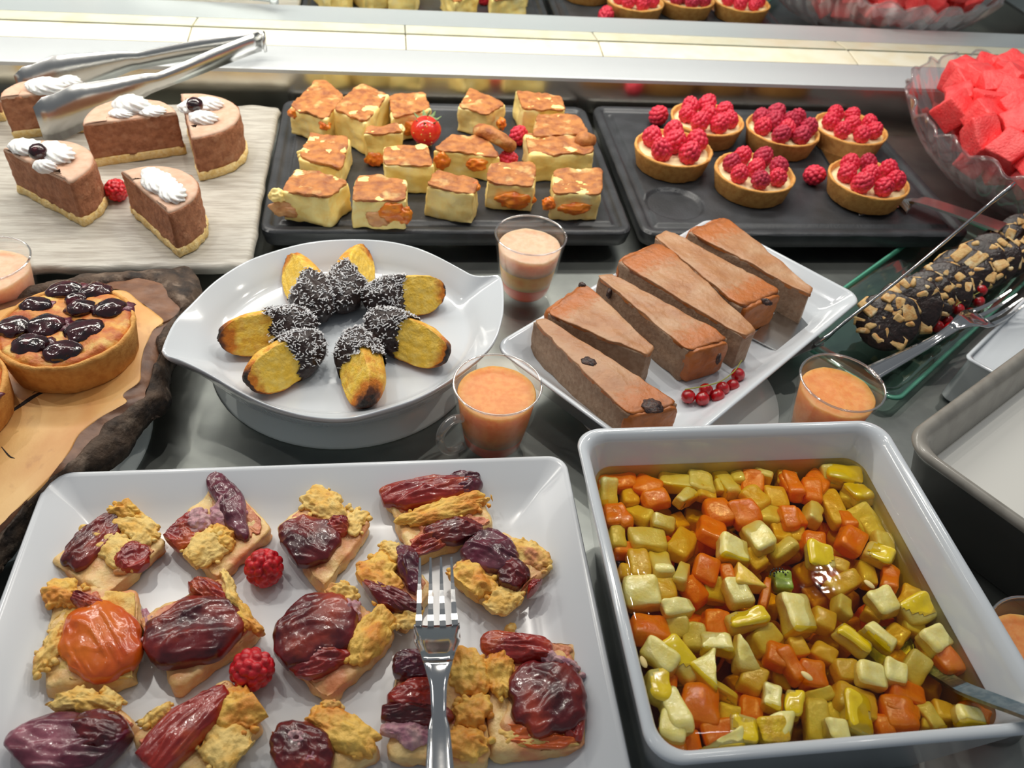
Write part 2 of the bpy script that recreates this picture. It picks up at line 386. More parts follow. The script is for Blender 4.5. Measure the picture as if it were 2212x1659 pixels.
jx = [P(406, 82, .0645)[0], P(877, 98, .0645)[0], P(1299, 107, .0645)[0], P(1845, 126, .0645)[0]]
edges = [XL, jx[0]-.34]+jx+[jx[3]+.3, XR+.6]
for a, b in zip(edges[:-1], edges[1:]):
    q = [(a+.0007, .9632), (b-.0007, .9632), (b-.0007, .9975), (a+.0007, .9975)]
    zz = [ZT+.0003, ZT+.0003, ZM-.0004, ZM-.0004]
    mk('ledge_tile', hexa([(x, y, .035) for x, y in q], [(x, y, z) for (x, y), z in zip(q, zz)], .03, 5), 'tile_cream', ct, False)
mk('tile_joint', box(XL, XR+.6, .9622, .9992, .03, ZT-.0006), 'joint_dark', ct, False)
mk('end_panel', box(XR, XR+.004, YF, YB, 0.0, ZL-.001), 'steel_panel', ct, False)
mk('end_ledge', box(XR-.002, XR+.6, YF, YB-.004, ZL-.004, ZL), 'steel', ct, False)
tag(mk('wall_mirror', box(XL, XR+.6, YM, YM+.006, .03, .40), 'mirror', None, False), 'frameless mirror standing along the back of the tiled ledge', 'mirror')

# ------------------------------------------------------------------ trays, plates, dishes
def turn(V, cx, cy, yaw): return V@rotz(yaw).T+np.array([cx, cy, 0])
def saucer(label, cx, cy, r, z0, h, invert=True, cat='plate', name='round_plate', material='porcelain_under'):
    if invert: prof = [(r*.99, z0), (r, z0+.001), (r*.99, z0+.003), (r*.72, z0+h*.75), (r*.56, z0+h*.8), (r*.55, z0+h), (r*.5, z0+h), (r*.49, z0+h*.85)]
    else: prof = [(r*.55, z0), (r*.6, z0), (r*.62, z0+.003), (r*.99, z0+h-.002), (r, z0+h-.0005), (r*.985, z0+h), (r*.66, z0+.006), (r*.5, z0+.005)]
    V, F = lathe(prof, 72); V = V+np.array([cx, cy, 0])
    return tag(mk(name, (V, F), material), label, cat)
def slate_tray(label, x0, x1, y0, y1, zt, recess=None, slots=()):
    cx, cy, hx, hy = (x0+x1)/2, (y0+y1)/2, (x1-x0)/2, (y1-y0)/2
    t = thing('slate_tray', label, 'tray', (cx, cy, zt-.018))
    nx, ny = 190, 150
    gx, gy = np.meshgrid(np.linspace(-hx, hx, nx), np.linspace(-hy, hy, ny)); X, Y = gx.ravel(), gy.ravel()
    rc = .014; qx, qy = np.abs(X)-(hx-rc), np.abs(Y)-(hy-rc)
    out = (qx > 0) & (qy > 0); L = np.hypot(qx, qy); k = np.where(out & (L > rc), rc/np.maximum(L, 1e-9), 1)
    X = np.where(out, np.sign(X)*(hx-rc+qx*k), X); Y = np.where(out, np.sign(Y)*(hy-rc+qy*k), Y)
    qx, qy = np.abs(X)-(hx-rc), np.abs(Y)-(hy-rc)
    sd = rc-np.hypot(np.maximum(qx, 0), np.maximum(qy, 0))-np.minimum(np.maximum(qx, qy), 0)
    Z = np.interp(sd, [0, .0015, .008, .0105, .0155, .018, 1], [-.0025, 0, 0, -.0032, -.0032, -.0006, -.0006])
    Z += .0006*fbm(np.stack([X, Y, X*0], 1), 60, 2, 3)*np.interp(sd, [0, .003, .01], [1, .4, .12])
    if recess is not None:
        d = np.hypot(X+cx-recess[0], Y+cy-recess[1]); Z = np.minimum(Z, np.interp(d, [.0275, .0295], [-.0042, 0]))
    for (sx, sy, l) in slots:
        d = np.hypot(X-sx, np.maximum(np.abs(Y-sy)-l, 0)); Z = np.minimum(Z, np.interp(d, [.002, .0036], [-.0036, 0]))
    F = [[j*nx+i, j*nx+i+1, (j+1)*nx+i+1, (j+1)*nx+i] for j in range(ny-1) for i in range(nx-1)]
    mk('top_face', (np.stack([X+cx, Y+cy, Z+zt], 1), F), 'slate', t)
    L = [rrect(hx-i, hy-i, rc, zt+z, 12)+np.array([cx, cy, 0]) for i, z in ((.006, -.018), (.0015, -.016), (0, -.006), (0, -.0024))]
    L = [l+np.c_[fbm(l, 90, 2, 5)*.0005, fbm(l, 90, 2, 8)*.0005, l[:, 2]*0] for l in L]
    mk('edge', loft(L, True, False), 'slate', t)
    return t
ZTR = .034
rp = P(1457, 437, ZTR)
slate_tray('black slate tray carrying the cut custard flan squares', -.1177, .2197, .630, .888, ZTR, None, [(-.152, .02, .07)])
slate_tray('black slate tray with a round cup hollow carrying the raspberry tarts', .2288, .564, .628, .892, ZTR, rp, [(-.151, .06, .05)])
saucer('white upturned saucer propping up the flan tray', .045, .745, .085, 0, .016)
saucer('white upturned saucer propping up the raspberry tart tray', .385, .745, .085, 0, .016)
saucer('white upturned saucer hidden under the cream stone slab', -.27, .715, .1, 0, .028)

# cream slab with a wavy edge
ZS = .040
sx0, sx1, sy0, sy1 = -.62, -.118, .569, .860
def slab_loop(ins, z):
    l = resample(rrect((sx1-sx0)/2-ins, (sy1-sy0)/2-ins, .006, z, 4), 420)+np.array([(sx0+sx1)/2, (sy0+sy1)/2, 0])
    o = .0022*np.stack([noise(l*55, 3), noise(l*55, 9), noise(l*80, 5)*.4], 1); return l+o
Vs, Fs = loft([slab_loop(.012, ZS-.011), slab_loop(.004, ZS-.0105), slab_loop(0, ZS-.005), slab_loop(.0015, ZS-.001), slab_loop(.005, ZS+.0002), slab_loop(.012, ZS)], True, True)
tag(mk('stone_slab', (Vs, Fs), 'slab_cream'), 'cream stone-look serving slab with wavy edge under the mousse cakes', 'platter')

def plate_rect(name, label, cx, cy, yaw, hx, hy, rc, z0, zr, zw, rim, material='porcelain', cat='plate', foot=.35, th=.004):
    def lp(ins, z): return turn(rrect(hx-ins, hy-ins, max(rc-ins*.6, .004), z, 12), cx, cy, yaw)
    fi = min(hx, hy)*foot
    L = [lp(fi, z0), lp(fi-.003, z0+.0005), lp(fi-.006, z0+.004), lp(.0025, zr-.0035), lp(.0004, zr-.002), lp(0, zr-.001), lp(.0008, zr-.0002), lp(.0022, zr), lp(.0040, zr-.0008),
         lp(rim*.55, zw+(zr-zw)*.42), lp(rim*.85, zw+(zr-zw)*.12), lp(rim, zw+.0008), lp(min(rim+.006, min(hx, hy)*.8), zw), lp(min(rim+.02, min(hx, hy)*.85), zw)]
    return tag(mk(name, loft(L), material), label, cat)
ZPR, ZPW = .048, .030
w0, w1 = P(100, 1025, ZPR), P(1220, 977, ZPR); pw = (w1[0]-w0[0])/2
plate_rect('square_plate', 'large white rectangular plate in front holding the plum cake squares', (w0[0]+w1[0])/2, (w0[1]+w1[1])/2-.132, 0, pw, .132, .012, 0, ZPR, ZPW, .034, 'porcelain_matte')
# chestnut platter, turned
e0, e1, e2 = P(1062, 745, .053), P(1535, 467, .053), P(1838, 665, .053)
yawc = math.atan2(*(e1-e0)[1::-1]); lc, wc_ = np.linalg.norm(e1-e0), .156
cc = (e0+e1)/2+np.array([math.sin(yawc), -math.cos(yawc), 0])*wc_/2
plate_rect('oblong_plate', 'white oblong plate set askew under the brown chestnut cake slices', cc[0], cc[1], yawc, lc/2, wc_/2, .014, .0125, .053, .036, .022)
s2 = P(1690, 855, .012)
saucer('white saucer peeping out beneath the chestnut cake plate', s2[0]-.083, s2[1]+.018, .085, 0, .0125, True)
# eared plate
ear = [(350,764),(356,744),(377,699),(413,659),(462,610),(523,569),(584,545),(665,524),(747,517),(828,520),(889,532),(930,547),(970,567),(999,583),(1023,596),(1048,600),(1068,600),(1082,604),(1088,630),(1088,671),(1084,695),(1072,732),(1048,764),(979,817),(909,858),(828,886),(747,905),(665,900),(584,878),(515,846),(462,815),(421,795),(381,780),(360,776)]
ZE, ZEW = .061, .043
eo = np.array([P(x, y, ZE) for x, y in ear]); eo = resample(smooth_path(np.vstack([eo, eo[:1]]), 5)[:-1], 180)
ec = eo.mean(0); ang = np.arctan2(eo[:, 1]-ec[1], eo[:, 0]-ec[0])
yaw_e = math.atan2(*(P(1085, 640, ZE)-P(352, 764, ZE))[1::-1])
def ell(a, b, z):
    ca, sa = np.cos(ang-yaw_e), np.sin(ang-yaw_e); r = a*b/np.sqrt((b*ca)**2+(a*sa)**2)
    return np.stack([ec[0]+r*np.cos(ang), ec[1]+r*np.sin(ang), np.full(len(ang), z)], 1)
def eloop(t, z, a=.094, b=.082):
    e = ell(a, b, z); o = eo.copy(); o[:, 2] = z; return o*(1-t)+e*t
lift = np.clip((np.linalg.norm(eo[:, :2]-ec[:2], axis=1)-.105)/.03, 0, 1)*.004
L = [eloop(1.0, .0265, .075, .064), eloop(1.0, .028, .079, .068), eloop(.6, .040), eloop(.05, ZE-.004), eloop(.0, ZE-.002), eloop(.0, ZE-.0006), eloop(.03, ZE+.0003), eloop(.08, ZE-.0004), eloop(.5, ZE-.007), eloop(.82, ZEW+.006), eloop(1, ZEW+.0018, .094, .082), eloop(1, ZEW, .089, .077), eloop(1, ZEW, .06, .05)]
for i, l in enumerate(L):
    if 3 <= i <= 8: l[:, 2] += lift*(1-abs(i-6)/6)
tag(mk('eared_plate', loft(L), 'porcelain'), 'white oval plate with two pointed ears carrying the dipped madeleines', 'plate')
def circle3(a, b, c):
    A_ = np.array([[2*(b[0]-a[0]), 2*(b[1]-a[1])], [2*(c[0]-a[0]), 2*(c[1]-a[1])]]); o = np.linalg.solve(A_, [b@b-a@a, c@c-a@a]); return o, np.linalg.norm(o-a)
uo, ur = circle3(P(470, 850, .006)[:2], P(960, 890, .006)[:2], P(720, 962, .006)[:2])
saucer('white round plate stacked beneath the eared oval plate', uo[0], uo[1], min(ur, .105), 0, .0262, True)
# board's plate
bp_ = P(314, 975, .004)
saucer('white round plate under the rustic wooden board', bp_[0]-.11, bp_[1]+.015, .11, 0, .0305, True)
# deep dish with fruit salad
ZD, ZJ = .090, .068
d0, d1 = P(1240, 927, ZD), P(1903, 902, ZD); df = P(1425, 1655, ZD)
dcx, dcy, dhx, dhy = (d0[0]+d1[0])/2, ((d0[1]+d1[1])/2+df[1])/2, (d1[0]-d0[0])/2, ((d0[1]+d1[1])/2-df[1])/2
def dl(ins, z, r=.016): return rrect(dhx-ins, dhy-ins, max(r-ins*.3, .004), z, 12)+np.array([dcx, dcy, 0])
L = [dl(.024, 0), dl(.021, .001), dl(.004, ZD-.012), dl(.0008, ZD-.003), dl(0, ZD-.0015), dl(.001, ZD-.0002), dl(.003, ZD), dl(.0058, ZD-.001), dl(.0078, ZD-.006), dl(.0135, ZD-.026), dl(.022, .02), dl(.027, .010), dl(.04, .008)]
tag(mk('fruit_salad_dish', loft(L), 'porcelain'), 'deep square white dish filled with fruit salad', 'dish')
jl = lambda z, e=0: dl(np.interp(z, [.010, .02, ZD-.026, ZD-.006], [.027, .022, .0135, .0078])-e, z)
jo = mk('fruit_juice', loft([jl(.0102, -.002), jl(.02, .0004), jl(.045, .0004), jl(ZJ-.001, .0004), jl(ZJ, -.0006), jl(ZJ, -.012)]), 'juice')
tag(jo, 'clear orange juice filling the fruit salad dish', 'juice'); jo['kind'] = 'stuff'
# grey stoneware pan
g0, g1 = P(1945, 945, .072), P(2212, 750, .072); gy = math.atan2(*(g1-g0)[1::-1]); gl_, gw = .27, .20
gc = g0+np.array([math.cos(gy), math.sin(gy), 0])*gl_/2+np.array([math.sin(gy), -math.cos(gy), 0])*gw/2
gt = thing('stoneware_dish', 'deep grey stoneware dish of smooth white cream at right', 'dish', (gc[0], gc[1], 0))
def gp(ins, z): return turn(rrect(gl_/2-ins, gw/2-ins, max(.022-ins*.4, .006), z, 12), gc[0], gc[1], gy)
mk('outer_wall', loft([gp(.022, 0), gp(.018, .001), gp(.004, .062), gp(.0012, .066)], True, False), 'stoneware_dark', gt)
mk('body', loft([gp(.0012, .066), gp(0, .068), gp(0, .070), gp(.002, .072), gp(.005, .072), gp(.008, .070), gp(.011, .065), gp(.018, .03), gp(.022, .012), gp(.04, .010)], False, True), 'stoneware', gt)
V, F = loft([gp(.0165, .038), gp(.0157, .0415), gp(.017, .0418), gp(.03, .0416)], True, True)
tag(mk('white_cream', (V, F), 'panna'), 'smooth white cream filling the grey stoneware dish', 'cream')
# white dish behind it
h0, h1 = P(2083, 770, .046), P(2212, 642, .046); hy_ = math.atan2(*(h1-h0)[1::-1])
hc = h0+np.array([math.cos(hy_), math.sin(hy_), 0])*.085+np.array([math.sin(hy_), -math.cos(hy_), 0])*.016
plate_rect('white_dish', 'narrow white dish corner between the fork and the grey dish', hc[0], hc[1], hy_, .085, .016, .006, 0, .046, .0425, .004, 'porcelain', 'dish', .3)
# glass plate of the chocolate salami
q0, q1 = P(1960, 832, .016), P(2212, 600, .016); ga = math.atan2(*(q1-q0)[1::-1])
gd = np.array([math.cos(ga), math.sin(ga), 0]); gn = np.array([-gd[1], gd[0], 0])
gpc = q0+gd*.15+gn*.05-gd*.012
gpt = thing('glass_plate', 'oblong greenish glass plate under the chocolate salami slices', 'plate', (gpc[0], gpc[1], 0))
def gg(ins, z): return turn(rrect(.165-ins, .055-ins, .012, z, 10), gpc[0], gpc[1], ga)
mk('glass_sheet', loft([gg(.02, 0), gg(.018, .004), gg(.004, .012), gg(.001, .015), gg(.002, .0165), gg(.012, .0150), gg(.02, .012)]), 'plate_glass', gpt)
mk('glass_rim', loft([gg(.0035, .0118), gg(.0008, .0142), gg(-.0004, .0152), gg(.0012, .0168), gg(.003, .0162), gg(.0045, .0135)], closed=True), 'glass_edge', gpt)

# ------------------------------------------------------------------ wooden board with bark
ZB, ZB0 = .052, .031
light = [(-250,760),(-60,690),(60,652),(180,632),(263,626),(300,650),(340,679),(353,695),(329,716),(310,762),(304,799),(300,825),(265,852),(273,870),(212,905),(170,939),(149,975),(114,1023),(42,1095),(0,1137),(-80,1200),(-230,1180),(-290,980)]
outer = [(-260,715),(-60,655),(60,628),(180,603),(280,591),(345,584),(393,581),(416,590),(436,612),(432,642),(414,680),(392,720),(372,770),(362,815),(361,852),(332,884),(297,923),(262,966),(222,1000),(180,1026),(125,1050),(76,1092),(20,1172),(-60,1250),(-250,1240),(-330,990)]
def ploop(pts, z, n=260):
    l = np.array([P(x, y, z) for x, y in pts]); return resample(smooth_path(np.vstack([l, l[:1]]), 6)[:-1], n)
lo_, ou_ = ploop(light, ZB), ploop(outer, ZB-.010)
bt = thing('wooden_board', 'rustic wooden board with live bark edge under the cherry tarts', 'board', (lo_.mean(0)[0], lo_.mean(0)[1], ZB0))
inn = lo_*.985+lo_.mean(0)*.015
lo2 = lo_.copy(); lo2[:, 2] = ZB-.006
mk('face', loft([lo2, lo_-[0, 0, .0004], inn]), 'wood_face', bt)
def bl(t, z): r = lo_*(1-t)+ou_*t; r[:, 2] = z; return r
V, F = loft([bl(.0, ZB-.0002), bl(.12, ZB-.0012), bl(.25, ZB-.002), bl(.4, ZB-.003), bl(.5, ZB-.004)], False, False)
V = V+np.c_[V[:, :2]*0, fbm(V, 90, 3, 4)*.0012]
mk('bare_wood_strip', (V, F), 'wood_inner', bt)
V, F = loft([bl(.38, ZB-.006), bl(.44, ZB-.002), bl(.52, ZB-.001), bl(.62, ZB-.0015), bl(.72, ZB-.003), bl(.82, ZB-.0045), bl(.9, ZB-.007), bl(1.0, ZB-.010), bl(1.03, ZB-.015), bl(1.0, ZB-.021), bl(.9, ZB0+.003), bl(.8, ZB0), bl(.3, ZB0)], False, True)
V = rough(V, F, .0026, 60, 4, 21); V[:, 2] = np.maximum(V[:, 2], ZB0)
mk('bark', (V, F), 'bark', bt)
for pts, wd in (([(0, 905), (45, 875), (75, 855), (112, 838)], .0016), ([(3, 965), (20, 985), (32, 990)], .0005), ([(140, 800), (70, 850)], .0005)):
    c = smooth_path([P(x, y, ZB+.0001) for x, y in pts], 6)
    mk('crack', tube(c, [wd*(.4+.6*math.sin(math.pi*i/(len(c)-1))) for i in range(len(c))], 6, .12), 'crack_dark', bt)

# ------------------------------------------------------------------ glass cups of orange mousse
def cup(label, px, py, hang, layers, fill=.062):
    c = P(px, py, .072); c[2] = 0
    t = thing('dessert_cup', label, 'cup', c, 'glass cups of layered orange mousse')
    V, F = lathe([(.0235, .0), (.0245, .001), (.0245, .005), (.0215, .0075), (.0195, .010), (.0208, .0135), (.0228, .022), (.0258, .042), (.0297, .0705), (.0302, .0718), (.0296, .0726), (.0284, .072), (.0278, .069), (.0245, .042), (.0205, .018), (.017, .0145)], 56)
    mk('glass', (V+c, F), 'cup_glass', t)
    rp_ = circ(.0293, .0724, 48)+c; mk('rim', tube(list(rp_)+[rp_[0]], .0008, 6), 'rim_glass', t)
    hd = np.array([math.cos(hang), math.sin(hang), 0])
    pts = smooth_path([c+hd*r+[0, 0, z] for r, z in ((.0262, .052), (.034, .0535), (.041, .047), (.0425, .037), (.039, .027), (.032, .0225), (.0235, .0235))], 6)
    mk('handle', tube(pts, .0034, 10, .8), 'handle_glass', t)
    def rin(z): return np.interp(z, [.0145, .018, .042, .069], [.0165, .0200, .0240, .0273])
    z0 = .0149
    for nm, z1, mt in layers:
        zs = np.linspace(z0, z1, 4); prof = [(rin(z)-.0002, z) for z in zs]
        if z1 == layers[-1][1]: prof += [(rin(z1)-.0012, z1+.0008), (rin(z1)*.75, z1-.0002), (rin(z1)*.3, z1+.0006), (.0008, z1+.0004)]
        V, F = lathe(prof, 48); 
        k = V[:, 2] > z1-.0005
        if z1 == layers[-1][1]: V[k, 2] += fbm(V[k], 130, 2, 3)*.0006
        mk(nm, (V+c, F), mt, t); z0 = z1
    return t
cup('glass cup of pale pink-topped mousse behind the eared plate', 1147, 508, math.pi/2, [('red_jelly', .029, 'orange_jelly'), ('orange_layer', .045, 'orange_mid'), ('pale_mousse', .061, 'pink_cream')])
cup('glass cup with side handle in front of the eared plate', 1075, 830, math.radians(205), [('red_jelly', .030, 'orange_jelly'), ('orange_mousse', .064, 'orange_cream')])
cup('glass cup of orange mousse by the fruit salad dish back corner', 1820, 826, math.radians(60), [('red_jelly', .022, 'orange_jelly'), ('orange_mousse', .062, 'orange_cream')])
cup('glass cup cut off by the left picture edge', -30, 562, math.radians(150), [('red_jelly', .026, 'orange_jelly'), ('pale_mousse', .062, 'pink_cream')])
cup('glass cup at the right picture edge beneath the grey dish', 2262, 1395, math.radians(-40), [('red_jelly', .030, 'orange_jelly'), ('orange_mousse', .06, 'orange_cream')])

# ------------------------------------------------------------------ raspberries (three shared meshes)
def rasp_mesh(name, material, s):
    n = 54; k = np.arange(n)+.5; ph = np.arccos(1-2*k/n); th = np.pi*(1+5**.5)*k
    D = np.stack([np.cos(th)*np.sin(ph), np.sin(th)*np.sin(ph), np.cos(ph)], 1)
    r = np.random.default_rng(s); D = D+r.normal(0, .05, D.shape); D /= np.linalg.norm(D, axis=1, keepdims=True)
    V, F = ico(5)
    dot = np.sort(V@D.T, axis=1); ang = np.arccos(np.clip(dot[:, -1], -1, 1))
    b = np.sqrt(np.clip(1-(ang/.275)**2, 0, 1))
    R = .82+.18*b
    W = V*R[:, None]; W[:, 2] = W[:, 2]*1.12; tp = 1-.13*np.clip(W[:, 2], 0, 2); W[:, 0] *= tp; W[:, 1] *= tp
    W = W*.0098
    me = bpy.data.meshes.new(name); me.from_pydata(W.tolist(), [], F); me.polygons.foreach_set('use_smooth', [True]*len(F)); me.materials.append(M[material]); return me
RB = [rasp_mesh('raspberry', 'rasp', 1), rasp_mesh('raspberry', 'rasp', 5), rasp_mesh('raspberry', 'rasp_dark', 9), rasp_mesh('raspberry', 'rasp_red', 3)]
def raspberry(label, px, py, zs, k=3, sc=1.0, rot=(1.2, 0, 0)):
    z = zs+.0098*sc*.92
    o = inst('raspberry', RB[k], None, P(px, py, z), rot, (sc,)*3)
    return tag(o, label, 'raspberry', 'loose raspberries')

# ------------------------------------------------------------------ raspberry tarts
def rasp_tart(label, px, py, n_in, n_out, k0, seed, zb=ZTR, big=1.0, R=.0405):
    zr = zb+.021; c = P(px, py, zr); c[2] = zb
    t = thing('raspberry_tart', label, 'tart', c, 'small raspberry tarts on the slate tray')
    r = random.Random(seed)
    V, F = lathe([(R*.3, 0), (R*.84, 0), (R*.87, .0008), (R*.985, .019), (R, .0205), (R*.99, .0215), (R*.95, .0218), (R*.925, .021), (R*.90, .012), (R*.3, .010)], 64)
    V = rough(V, F, .0007, 160, 3, seed); V[:, 2] = np.maximum(V[:, 2], 0)
    mk('crust', (V+c, F), 'tart_crust', t)
    V, F = lathe([(R*.905, .013), (R*.912, .0165), (R*.8, .0176), (R*.5, .017), (R*.15, .017)], 48); V = V+np.c_[V[:, :2]*0, fbm(V, 150, 2, seed)*.0012]
    mk('pastry_cream', (V+c, F), 'tart_cream', t)
    spots = [(0, 0)] if n_in == 1 else [(R*.27*math.cos(a), R*.27*math.sin(a)) for a in np.linspace(0, 2*math.pi, n_in, endpoint=False)+r.random()]
    spots += [(R*(.60 if n_in < 2 else .66)*math.cos(a), R*(.60 if n_in < 2 else .66)*math.sin(a)) for a in np.linspace(0, 2*math.pi, n_out, endpoint=False)+r.random()]
    for i, (x, y) in enumerate(spots):
        s = big*(r.uniform(.92, 1.10))
        inst('raspberry', RB[k0 if r.random() < .75 else (k0+1) % 3], t, c+np.array([x, y, .0172+.0088*s]), (r.uniform(-.35, .35), r.uniform(-.35, .35), r.uniform(0, 6)), (s, s, s*r.uniform(.95, 1.1)))
    return t
rasp_tart('raspberry tart at the back left beside a loose raspberry', 1528, 256, 1, 7, 0, 11)
rasp_tart('raspberry tart piled with dull dark raspberries in the back middle', 1691, 278, 3, 7, 2, 12, big=1.05)
rasp_tart('raspberry tart at the back right of the slate tray', 1838, 276, 1, 7, 0, 13, big=.94)
rasp_tart('raspberry tart with few big upright raspberries at front left', 1455, 319, 1, 5, 0, 14, big=1.16)
rasp_tart('raspberry tart in the front middle near the round hollow', 1631, 371, 1, 7, 1, 15)
rasp_tart('raspberry tart at front right resting on the steel server', 1877, 386, 1, 7, 1, 16, zb=ZTR+.0022)
raspberry('loose raspberry lying behind the front left tart', 1423, 249, ZTR, 0, 1.15, (.5, .3, 0))
raspberry('loose raspberry lying left of the front right tart', 1760, 378, ZTR, 0, 1.1, (1.35, 0, 1.2))
raspberry('loose raspberry between the mousse cakes on the cream slab', 252, 411, ZS, 3, 1.05, (1.2, .3, .4))
raspberry('loose raspberry behind the flan with the rolled skin', 1121, 292, ZTR, 0, 1.05, (.3, .2, .4))
raspberry('half hidden raspberry between two flan squares', 1097, 345, ZTR, 0, 1.0, (1.1, .2, 1.4))
raspberry('upper raspberry among the plum cake squares', 571, 1226, ZPW, 3, 1.16, (.25, .15, .4))
raspberry('lower dark raspberry among the plum cake squares', 546, 1446, ZPW, 3, 1.16, (.9, -.2, 1.4))

# ------------------------------------------------------------------ steel server under the front right tart
def strip(pts, wid, th=.0012):
    """flat metal strip along points, widths across (horizontal)"""
    L = []
    for i, p in enumerate(pts):
        t = _n(np.array(pts[min(i+1, len(pts)-1)])-np.array(pts[max(i-1, 0)])); s = _n(np.cross(t, (0, 0, 1))); u = np.cross(s, t); p = np.array(p)
        L.append(np.array([p-s*wid[i]-u*th, p+s*wid[i]-u*th, p+s*wid[i]*.96+u*th, p-s*wid[i]*.96+u*th]))
    return loft(L)
b0, b1, b2 = P(1772, 322, ZTR+.001), P(1856, 466, ZTR+.001), P(1955, 446, ZTR+.001)
sv = thing('cake_server', 'steel cake server with its blade under a raspberry tart', 'server', (b1[0], b1[1], ZTR))
b3 = b0+(b2-b1)*.75
bl4 = [b0, b1, b2, b3]
mk('blade', hexa([p*[1, 1, 0]+[0, 0, ZTR+.0004] for p in bl4], [p*[1, 1, 0]+[0, 0, ZTR+.0019] for p in bl4], .05, 6), 'polished', sv, False)
hp = smooth_path([P(1945, 446, ZTR+.002), P(1968, 437, ZTR+.007), P(1990, 434, ZTR+.013), P(2060, 455, ZTR+.017), P(2166, 492, ZTR+.022)], 6)
mk('handle', strip(hp, np.interp(np.linspace(0, 1, len(hp)), [0, .2, .35, 1], [.012, .006, .0085, .0105])), 'brushed', sv, False)

# ------------------------------------------------------------------ flan squares
def q3(pts, z): return [P(x, y, z) for x, y in pts]
def z2(pts): return [(560+x/2.962, y/2.962) for x, y in pts]
FL = [ # label, top quad in zoom pixels, height, tilt list, extras (kind, x, y, rx, rz)
 ('flan square at the back left corner of the slate tray', [(390,500),(545,615),(430,770),(190,690)], .028, [('apricot',235,725,.008,.006),('apricot',420,800,.006,.005)]),
 ('tall flan square second from the left in the back row', [(650,545),(830,605),(680,790),(470,700)], .034, []),
 ('flan square with orange fruit behind the strawberry', [(835,615),(1055,595),(1095,700),(850,760)], .028, [('apricot',960,810,.011,.008),('apricot',1030,760,.007,.006)]),
 ('flan square standing alone in the back row right of the strawberry', [(1350,560),(1575,670),(1460,735),(1270,690)], .026, [('apricot',1550,790,.005,.006)]),
 ('flan square at the back right corner with a brown side', [(1640,580),(1930,620),(1960,705),(1690,705)], .028, []),
 ('pale blotchy flan square second from back at the right side', [(1780,735),(2030,735),(2110,860),(1750,880)], .030, []),
 ('wide flan square with curled corner at the right side', [(1700,860),(2120,870),(2140,985),(1740,1000)], .028, [('roll',2080,905,.014,.009)]),
 ('small toppled flan piece showing its creamy cut side', [(690,820),(890,795),(920,855),(670,865)], .032, [('apricot',740,1020,.009,.007),('custard',905,830,.004,.004)]),
 ('flan square with a torn wrinkled top in the left column', [(330,850),(580,890),(520,1090),(250,1020)], .024, [('custard',290,990,.006,.005)]),
 ('big flan piece with a rolled brown skin in the middle', [(1230,870),(1450,880),(1540,1010),(1115,965)], .026, [('roll2',1500,880,.03,.010),('apricot',1170,1030,.008,.009),('apricot',1395,1050,.011,.007)]),
 ('plain flan square in the middle behind the front row', [(800,940),(1070,930),(1120,1060),(800,1065)], .029, []),
 ('flan square at the front left corner with slumped filling', [(240,1080),(580,1165),(440,1270),(140,1230)], .029, [('apricot_pale',170,1330,.014,.008),('custard',120,1250,.007,.006)]),
 ('flan square with fruit bursting from its front, second in front row', [(630,1120),(940,1150),(935,1290),(590,1280)], .029, [('apricot',850,1350,.013,.010),('apricot_pale',760,1390,.012,.008),('apricot',920,1370,.007,.008)]),
 ('clean cut flan square in the middle of the front row', [(1130,1085),(1405,1150),(1370,1250),(1065,1195)], .030, [('apricot',1385,1195,.004,.004)]),
 ('flan square with an orange apricot arch, fourth in the front row', [(1475,1045),(1765,1050),(1760,1200),(1455,1170)], .027, [('apricot',1640,1275,.016,.008)]),
 ('flan square at the front right corner with apricot at its foot', [(1890,1085),(2190,1085),(2185,1250),(1880,1240)], .027, [('apricot',2010,1325,.017,.0065),('apricot',1850,1300,.006,.006)]),
]
